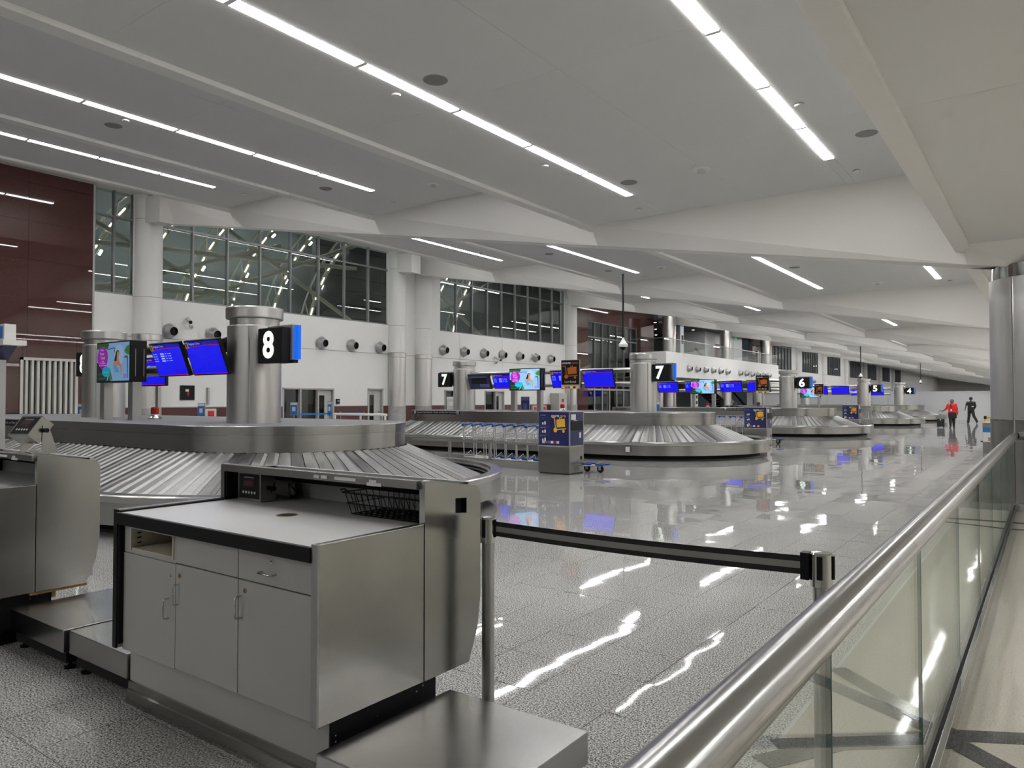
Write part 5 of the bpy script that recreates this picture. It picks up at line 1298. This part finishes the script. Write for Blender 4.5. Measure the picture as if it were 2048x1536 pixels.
belt_pts(0.945, 1.015).build('belt', 'belt', s1)
mb = belt_pts(0.967, 0.993); mb.v = [(a, b - .0012, c) for a, b, c in mb.v]; mb.build('belt_stripe', 'belt_grey', s1)
MB().box(-0.765, -0.735, 2.875, 2.92, 0.93, 1.03).build('belt_clip', 'black', s1)

# ------------------------------------------------------------------ glass balustrade with steel handrail
GX = -0.43
gb = thing('handrail', 'stainless pipe handrail on clear glass panels running along the right of the photo', 'handrail', (GX, 5.5, 0))
joints = [-1.5, 2.9, 7.4, 12.95]
for a, b in zip(joints[:-1], joints[1:]): MB().cyl((GX, a + .0015, 1.08), (GX, b - .0015, 1.08), 0.05, n=40, caps=False).build('rail_pipe', 'rail', gb)
for y in joints[1:-1]: MB().cyl((GX, y - .02, 1.08), (GX, y + .02, 1.08), 0.0485, n=32).build('rail_joint', 'chrome', gb)
MB().box(GX - .013, GX + .013, -1.5, 12.95, 1.015, 1.04).build('rail_slot', 'steel', gb)
k = -1.11
while k < 12.3:
    MB().box(GX - .006, GX + .006, k + .004, min(k + 1.476, 12.85), 0.03, 1.02).build('glass_panel', 'glass', gb)
    MB().box(GX - .0065, GX + .0065, k + .002, k + .0045, 0.03, 1.02).build('glass_edge', 'glass_edge', gb)
    MB().box(GX - .0065, GX + .0065, k + 1.4755, k + 1.478, 0.03, 1.02).build('glass_edge', 'glass_edge', gb) if k + 1.478 < 12.85 else None
    k += 1.48
for s in (-1, 1): MB().box(GX + s * .014, GX + s * .042, -1.5, 12.95, 0, 0.095).build('base_shoe', 'chrome', gb, False, 0.003)
MB().box(GX - .014, GX + .014, -1.5, 12.95, 0.05, 0.085).build('gasket', 'rubber', gb)

# big steel clad column at the right edge
bc = thing('clad_column', 'big stainless clad column at the right edge where the handrail ends', 'column', (0.0, 13.62, 0)); c = (0.0, 13.62, 0)
MB().lathe([(0.765, 0), (0.765, 0.10)], c, 64).build('skirt', 'steel', bc)
MB().lathe([(0.755, 0.10), (0.755, 1.30)], c, 64).build('lower_sleeve', 'steel_panel', bc)
MB().lathe([(0.757, 1.30), (0.757, 1.315)], c, 64).build('joint_ring', 'chrome', bc)
MB().lathe([(0.75, 1.315), (0.75, 3.42)], c, 64).build('upper_sleeve', 'steel_col', bc)
MB().lathe([(0.72, 3.42), (0.72, 3.62)], c, 64).build('collar', 'chrome', bc)
a = math.atan2(-0.62, -0.43)
MB().cyl((0.75 * math.cos(a), 13.62 + 0.75 * math.sin(a), 1.0), (0.75 * math.cos(a), 13.62 + 0.75 * math.sin(a), 3.42), 0.018, n=10).build('seam_trim', 'chrome', bc)
MB().cyl((0.756 * math.cos(a), 13.62 + 0.756 * math.sin(a), 0.1), (0.756 * math.cos(a), 13.62 + 0.756 * math.sin(a), 1.05), 0.006, n=8).build('seam_gap', 'black', bc)
for y, n in ((26.75, 'second'), (40.6, 'third'), (54.0, 'fourth')):
    t = thing('clad_column', 'stainless clad column hidden behind the nearest one, %s along the concourse' % n, 'column', (0.0, y, 0)); MB().lathe([(0.755, 0), (0.755, 1.3)], (0, y, 0), 32).build('lower_sleeve', 'steel_panel', t); MB().lathe([(0.75, 1.3), (0.75, 3.6)], (0, y, 0), 32).build('upper_sleeve', 'steel_col', t)

# recycling bin, yellow barrier
t = thing('recycling_bin', 'steel recycling bin with a blue band beside the big column', 'bin', (-1.33, 27.1, 0))
MB().box(-.36, .36, -.25, .25, 0, .90).build('body', 'steel_panel', t, True, 0.01); MB().box(-.37, .37, -.26, .26, .90, .93).build('lid', 'steel', t, True)
MB().box(-.355, .355, -.253, -.25, .62, .78).build('blue_band', 'blue_sign', t, True); MB().box(-.355, .355, -.253, -.25, .33, .62).build('poster', 'print', t, True)
for x in (-.22, -.05, .12): MB().box(x, x + .1, -.256, -.253, .36, .47).build('poster_icon', 'grille', t, True)
text('C', .11, .11, 'print', t, (-.05, -.256, .70), bold=.02)
t = thing('yellow_barrier', 'yellow belt posts behind the recycling bin', 'barrier', (-1.8, 34.0, 0))
for x in (-2.05, -1.55): MB().cyl((x, 34.0, 0), (x, 34.0, 1.02), 0.045, n=12).build('post', 'yellow_post', t); MB().lathe([(0, .03), (.16, .03), (.17, 0)], (x, 34.0, 0), 16).build('base', 'rubber', t)
MB().box(-2.0, -1.6, 33.99, 34.01, 0.9, 0.96).build('belt', 'yellow_post', t)
for x in (-2.05, -1.55): MB().cyl((x, 34.0, .88), (x, 34.0, .99), 0.048, n=12).build('cassette', 'black', t)

# blue framed sign cut by the left edge
t = thing('desk_canopy_sign', 'blue and white framed sign board cut off by the left edge of the photo', 'sign', (-8.35, 2.86, 0))
MB().box(-.04, .04, -.04, .04, 0, 2.0).build('post', 'alu', t, True); MB().box(-.45, .36, -.10, .10, 2.13, 2.18).build('tray', 'white', t, True)
MB().prism([(-.45, 1.88), (.0, 1.98), (.25, 2.13), (-.45, 2.13)], -.06, .06, 'y').build('wedge', 'navy', t, True)
MB().box(-.45, .24, -.05, .05, 2.18, 2.34).build('panel_frame', 'white', t, True); MB().box(-.45, .20, -.055, -.05, 2.20, 2.32).build('panel', 'blue_sign', t, True)

# ------------------------------------------------------------------ people
def limb(mb, pts, n=12): mb.tube([p[:3] for p in pts], [p[3] for p in pts], n); [mb.sphere(p[:3], p[3], 12, 8) for p in pts]
def fuse(mb, name, m, parent, vox=0.012):
    o = mb.build(name, m, parent, True)
    r = o.modifiers.new('remesh', 'REMESH'); r.mode = 'VOXEL'; r.voxel_size = vox; r.use_smooth_shade = True
    s = o.modifiers.new('smooth', 'SMOOTH'); s.iterations = 4; s.factor = 0.5
    return o
def hand(mb, w, d, side):
    """palm and five fingers hanging from wrist w along direction d"""
    w = Vector(w); d = Vector(d).normalized(); sx = Vector((0, side, 0)); sx = (sx - d * sx.dot(d)).normalized(); nrm = d.cross(sx)
    mb.tube([w, w + d * 0.05, w + d * 0.09], [0.024, 0.034, 0.032], 10)
    for k, L in enumerate((0.062, 0.072, 0.068, 0.052)):
        b = w + d * 0.085 + sx * (0.024 - 0.016 * k); mb.tube([b, b + d * L * 0.55 + nrm * 0.006, b + d * L + nrm * 0.022], [0.0095, 0.0085, 0.0065], 6)
    b = w + d * 0.035 + sx * 0.03; mb.tube([b, b + d * 0.03 + sx * 0.02, b + d * 0.06 + sx * 0.022 + nrm * 0.01], [0.011, 0.010, 0.008], 6)
def head(mb, c, f):
    """c centre of the head, f forward direction"""
    f = Vector(f).normalized(); c = Vector(c); s = Vector((-f.y, f.x, 0))
    mb.sphere(c + Vector((0, 0, 0.02)), 0.092, 20, 14, (1, 1, 1.18)); mb.sphere(c + f * 0.03 + Vector((0, 0, -0.055)), 0.062, 14, 10, (1, 1, 1.0))
    mb.tube([c + f * 0.085 + Vector((0, 0, 0.02)), c + f * 0.112 + Vector((0, 0, -0.022))], [0.010, 0.016], 8); mb.sphere(c + f * 0.108 + Vector((0, 0, -0.022)), 0.015)
    for k in (-1, 1): mb.sphere(c + s * k * 0.092 + Vector((0, 0, -0.005)), 0.026, 10, 8, (0.6, 0.6, 1.2)); mb.sphere(c + f * 0.085 + s * k * 0.034 + Vector((0, 0, 0.025)), 0.014)
    mb.sphere(c + f * 0.088 + Vector((0, 0, -0.058)), 0.017, 10, 8, (1, 1, 0.6))
    mb.tube([c + Vector((0, 0, -0.06)) - f * 0.01, c + Vector((0, 0, -0.17)) - f * 0.02], [0.055, 0.06], 12)
def eyes(t, c, f):
    f = Vector(f).normalized(); c = Vector(c); s = Vector((-f.y, f.x, 0)); mb = MB()
    for k in (-1, 1): mb.sphere(c + f * 0.094 + s * k * 0.034 + Vector((0, 0, 0.026)), 0.009, 8, 6)
    mb.build('eyes', 'hair', t, True)
def person_red(x, y):
    t = thing('person', 'person in a red jacket and black skirt walking towards us with a suitcase', 'person', (x, y, 0), R(-8))
    f = (0, -1, 0); hc = (0, -0.01, 1.53)
    b = MB(); head(b, hc, f)
    b.tube([(0, 0, 1.42), (0, 0, 1.2), (0, 0, 0.95)], [0.07, 0.12, 0.13], 14)
    for s, ly, ky in ((-1, -0.10, -0.06), (1, 0.10, 0.04)): limb(b, [(s * 0.09, 0, 0.90, 0.085), (s * 0.085, ky, 0.48, 0.058), (s * 0.08, ly * 0.9, 0.10, 0.036)])
    limb(b, [(-0.19, 0, 1.36, 0.05), (-0.30, 0.02, 1.12, 0.042), (-0.44, 0.04, 1.02, 0.03)]); hand(b, (-0.45, 0.04, 1.015), (-0.8, 0.0, -0.6), -1)
    limb(b, [(0.19, 0, 1.36, 0.05), (0.25, 0.0, 1.10, 0.042), (0.28, -0.03, 0.87, 0.03)]); hand(b, (0.28, -0.03, 0.86), (0.05, -0.1, -1), -1)
    fuse(b, 'body', 'skin', t); eyes(t, hc, f)
    j = MB(); j.tube([(0, 0, 1.42), (0, 0, 1.34), (0, 0, 1.15), (0, 0, 1.0), (0, 0, 0.88)], [0.09, 0.17, 0.175, 0.165, 0.19], 18)
    for q in j.v: pass
    j.v = [(a * 1.22, c * 0.80, d) for a, c, d in j.v]
    limb(j, [(-0.20, 0, 1.36, 0.068), (-0.30, 0.02, 1.12, 0.058), (-0.42, 0.04, 1.03, 0.045)]); limb(j, [(0.20, 0, 1.36, 0.068), (0.255, 0.0, 1.10, 0.060), (0.28, -0.03, 0.90, 0.052)])
    fuse(j, 'jacket', 'red_cloth', t, 0.014)
    k = MB(); k.tube([(0, 0, 0.92), (0.01, 0, 0.78), (0.02, 0, 0.56)], [0.19, 0.205, 0.20], 18); k.v = [(a * 1.08, c * 0.85, d) for a, c, d in k.v]; fuse(k, 'skirt', 'black_cloth', t, 0.014)
    l = MB()
    for s, ly, ky in ((-1, -0.10, -0.06), (1, 0.10, 0.04)): limb(l, [(s * 0.085, 0, 0.70, 0.105), (s * 0.075, ky, 0.46, 0.082), (s * 0.07, ky * 1.1, 0.32, 0.078), (s * 0.065, ly * 0.9, 0.08, 0.05)])
    fuse(l, 'tights', 'black_cloth', t)
    for s, ly in ((-1, -0.10), (1, 0.10)): MB().tube([(s * 0.08, ly * 0.9 + 0.04, 0.04), (s * 0.08, ly * 0.9 - 0.05, 0.035), (s * 0.08, ly * 0.9 - 0.17, 0.022)], [0.04, 0.042, 0.02], 10).build('shoe', 'black', t, True)
    h = MB(); h.sphere((0, 0.02, 1.575), 0.108, 18, 12, (1, 1, 1.05)); h.v = [v for v in h.v]; h.v = [(a, max(c, -0.045 + (1.60 - d) * 0.55), d) for a, c, d in h.v]; h.build('hair', 'hair_b', t, True)
    s = MB(); s.tube([(-0.03, -0.14, 1.40), (-0.02, -0.16, 1.25), (0, -0.165, 1.15)], [0.035, 0.03, 0.018], 8); s.build('scarf', 'black_cloth', t, True)
    MB().box(-0.03, 0.03, -0.185, -0.175, 1.0, 1.09).build('badge', 'print', t, True)
def person_black(x, y):
    t = thing('person', 'person all in black walking away near the far partition', 'person', (x, y, 0), R(14))
    f = (-0.25, 0.97, 0); hc = (0.0, 0.02, 1.69)
    b = MB(); head(b, hc, f)
    b.tube([(0, 0, 1.55), (0, 0, 1.3), (0, 0, 1.0)], [0.07, 0.12, 0.13], 14)
    limb(b, [(-0.09, 0, 0.95, 0.085), (-0.10, 0.10, 0.52, 0.058), (-0.16, 0.08, 0.10, 0.036)]); limb(b, [(0.09, 0, 0.95, 0.085), (0.17, 0.0, 0.52, 0.058), (0.29, -0.32, 0.16, 0.036)])
    limb(b, [(-0.21, 0, 1.47, 0.05), (-0.30, -0.02, 1.22, 0.042), (-0.33, 0.10, 1.0, 0.03)]); hand(b, (-0.33, 0.10, 0.99), (-0.02, 0.3, -1), -1)
    limb(b, [(0.21, 0, 1.47, 0.05), (0.27, -0.06, 1.22, 0.042), (0.22, 0.05, 1.02, 0.03)]); hand(b, (0.22, 0.05, 1.01), (-0.1, 0.3, -1), 1)
    fuse(b, 'body', 'skin', t); eyes(t, hc, f)
    j = MB(); j.tube([(0, 0, 1.55), (0, 0, 1.46), (0, 0, 1.2), (0, 0, 0.93)], [0.08, 0.17, 0.16, 0.165], 18); j.v = [(a * 1.25, c * 0.80, d) for a, c, d in j.v]
    limb(j, [(-0.21, 0, 1.47, 0.07), (-0.27, -0.01, 1.30, 0.062)]); limb(j, [(0.21, 0, 1.47, 0.07), (0.27, -0.06, 1.22, 0.062), (0.235, 0.02, 1.06, 0.05)])
    fuse(j, 'shirt', 'black_cloth', t, 0.014)
    l = MB(); l.sphere((0, 0, 0.93), 0.17, 14, 10, (1.1, 0.8, 0.8))
    limb(l, [(-0.09, 0, 0.92, 0.115), (-0.10, 0.10, 0.52, 0.095), (-0.16, 0.08, 0.10, 0.08)]); limb(l, [(0.09, 0, 0.92, 0.115), (0.17, 0.0, 0.52, 0.095), (0.29, -0.32, 0.17, 0.078)])
    fuse(l, 'trousers', 'black_cloth', t, 0.014)
    MB().tube([(-0.16, 0.03, 0.045), (-0.17, 0.14, 0.04), (-0.18, 0.24, 0.025)], [0.045, 0.046, 0.03], 10).build('shoe', 'black', t, True)
    MB().tube([(0.29, -0.36, 0.13), (0.29, -0.28, 0.07), (0.28, -0.20, 0.02)], [0.045, 0.046, 0.018], 10).build('shoe', 'black', t, True)
    h = MB(); h.sphere((0, 0.0, 1.735), 0.112, 18, 12, (1, 1, 1.08)); h.build('hair', 'hair', t, True)
    MB().box(0.02, 0.14, -0.155, -0.14, 1.16, 1.21).build('logo_patch', 'print', t, True)
person_red(-4.62, 49.7); person_black(-4.46, 60.2)
t = thing('suitcase', 'small black trolley suitcase pulled beside the person in red', 'suitcase', (-5.22, 49.95, 0))
MB().box(-.19, .19, -.12, .12, .06, .52).build('shell', 'black_cloth', t, True, 0.03)
for s in (-1, 1): MB().cyl((s * .07, .05, .5), (s * .07, .05, 1.0), .009, n=6).build('pull_rod', 'alu', t, True); MB().cyl((s * .14, -.02, .03), (s * .14, .02, .03), .03, n=10).build('wheel', 'rubber', t, True)
MB().cyl((-.08, .05, 1.0), (.08, .05, 1.0), .014, n=8).build('grip', 'black', t, True); MB().box(-.03, .03, -.128, -.12, .44, .5).build('tag', 'print', t, True)
def worker(x, y, label):
    t = thing('person', label, 'person', (x, y, 0)); hc = (0, 0, 1.36); f = (0.3, -1, 0)
    b = MB(); head(b, hc, f); b.tube([(0, 0, 1.25), (0, 0, 1.0), (0, 0, 0.5)], [0.07, 0.13, 0.14], 12)
    for s in (-1, 1):
        limb(b, [(s * 0.19, 0, 1.12, 0.05), (s * 0.25, -0.03, 0.88, 0.042), (s * 0.17, -0.25, 0.76, 0.03)]); hand(b, (s * 0.17, -0.26, 0.755), (-s * 0.2, -1, -0.1), s)
        limb(b, [(s * 0.1, 0, 0.52, 0.085), (s * 0.12, -0.42, 0.50, 0.06), (s * 0.12, -0.42, 0.09, 0.04)])
    fuse(b, 'body', 'skin', t, 0.016); eyes(t, hc, f)
    j = MB(); j.tube([(0, 0, 1.22), (0, 0, 1.12), (0, 0, 0.85), (0, 0, 0.55)], [0.08, 0.17, 0.16, 0.18], 16); j.v = [(a * 1.2, c * 0.85, d) for a, c, d in j.v]; fuse(j, 'vest', 'hivis', t, 0.016)
    l = MB(); [limb(l, [(s * 0.1, 0, 0.52, 0.10), (s * 0.12, -0.42, 0.50, 0.075), (s * 0.12, -0.42, 0.10, 0.06)]) for s in (-1, 1)]; fuse(l, 'trousers', 'black_cloth', t, 0.016)
    for s in (-1, 1): MB().tube([(s * .12, -.36, .04), (s * .12, -.48, .04), (s * .12, -.58, .025)], [.04, .045, .025], 8).build('shoe', 'black', t, True)
    MB().sphere((0, 0.02, 1.41), 0.11, 16, 10, (1, 1, 1.05)).build('hair', 'hair', t, True)
    s_ = thing('bench', 'low bench under the ' + label.replace('person', 'worker'), 'bench', (x, y + .05, 0)); MB().box(-.3, .3, -.2, .2, .38, .42).build('seat', 'steel', s_, True)
    for a in (-.25, .25): MB().box(a - .02, a + .02, -.18, .18, 0, .38).build('leg', 'steel', s_, True)
worker(-14.6, 41.6, 'person in a yellow safety vest sitting behind carousel six, left one')
worker(-13.45, 42.2, 'person in a yellow safety vest sitting behind carousel six, right one')
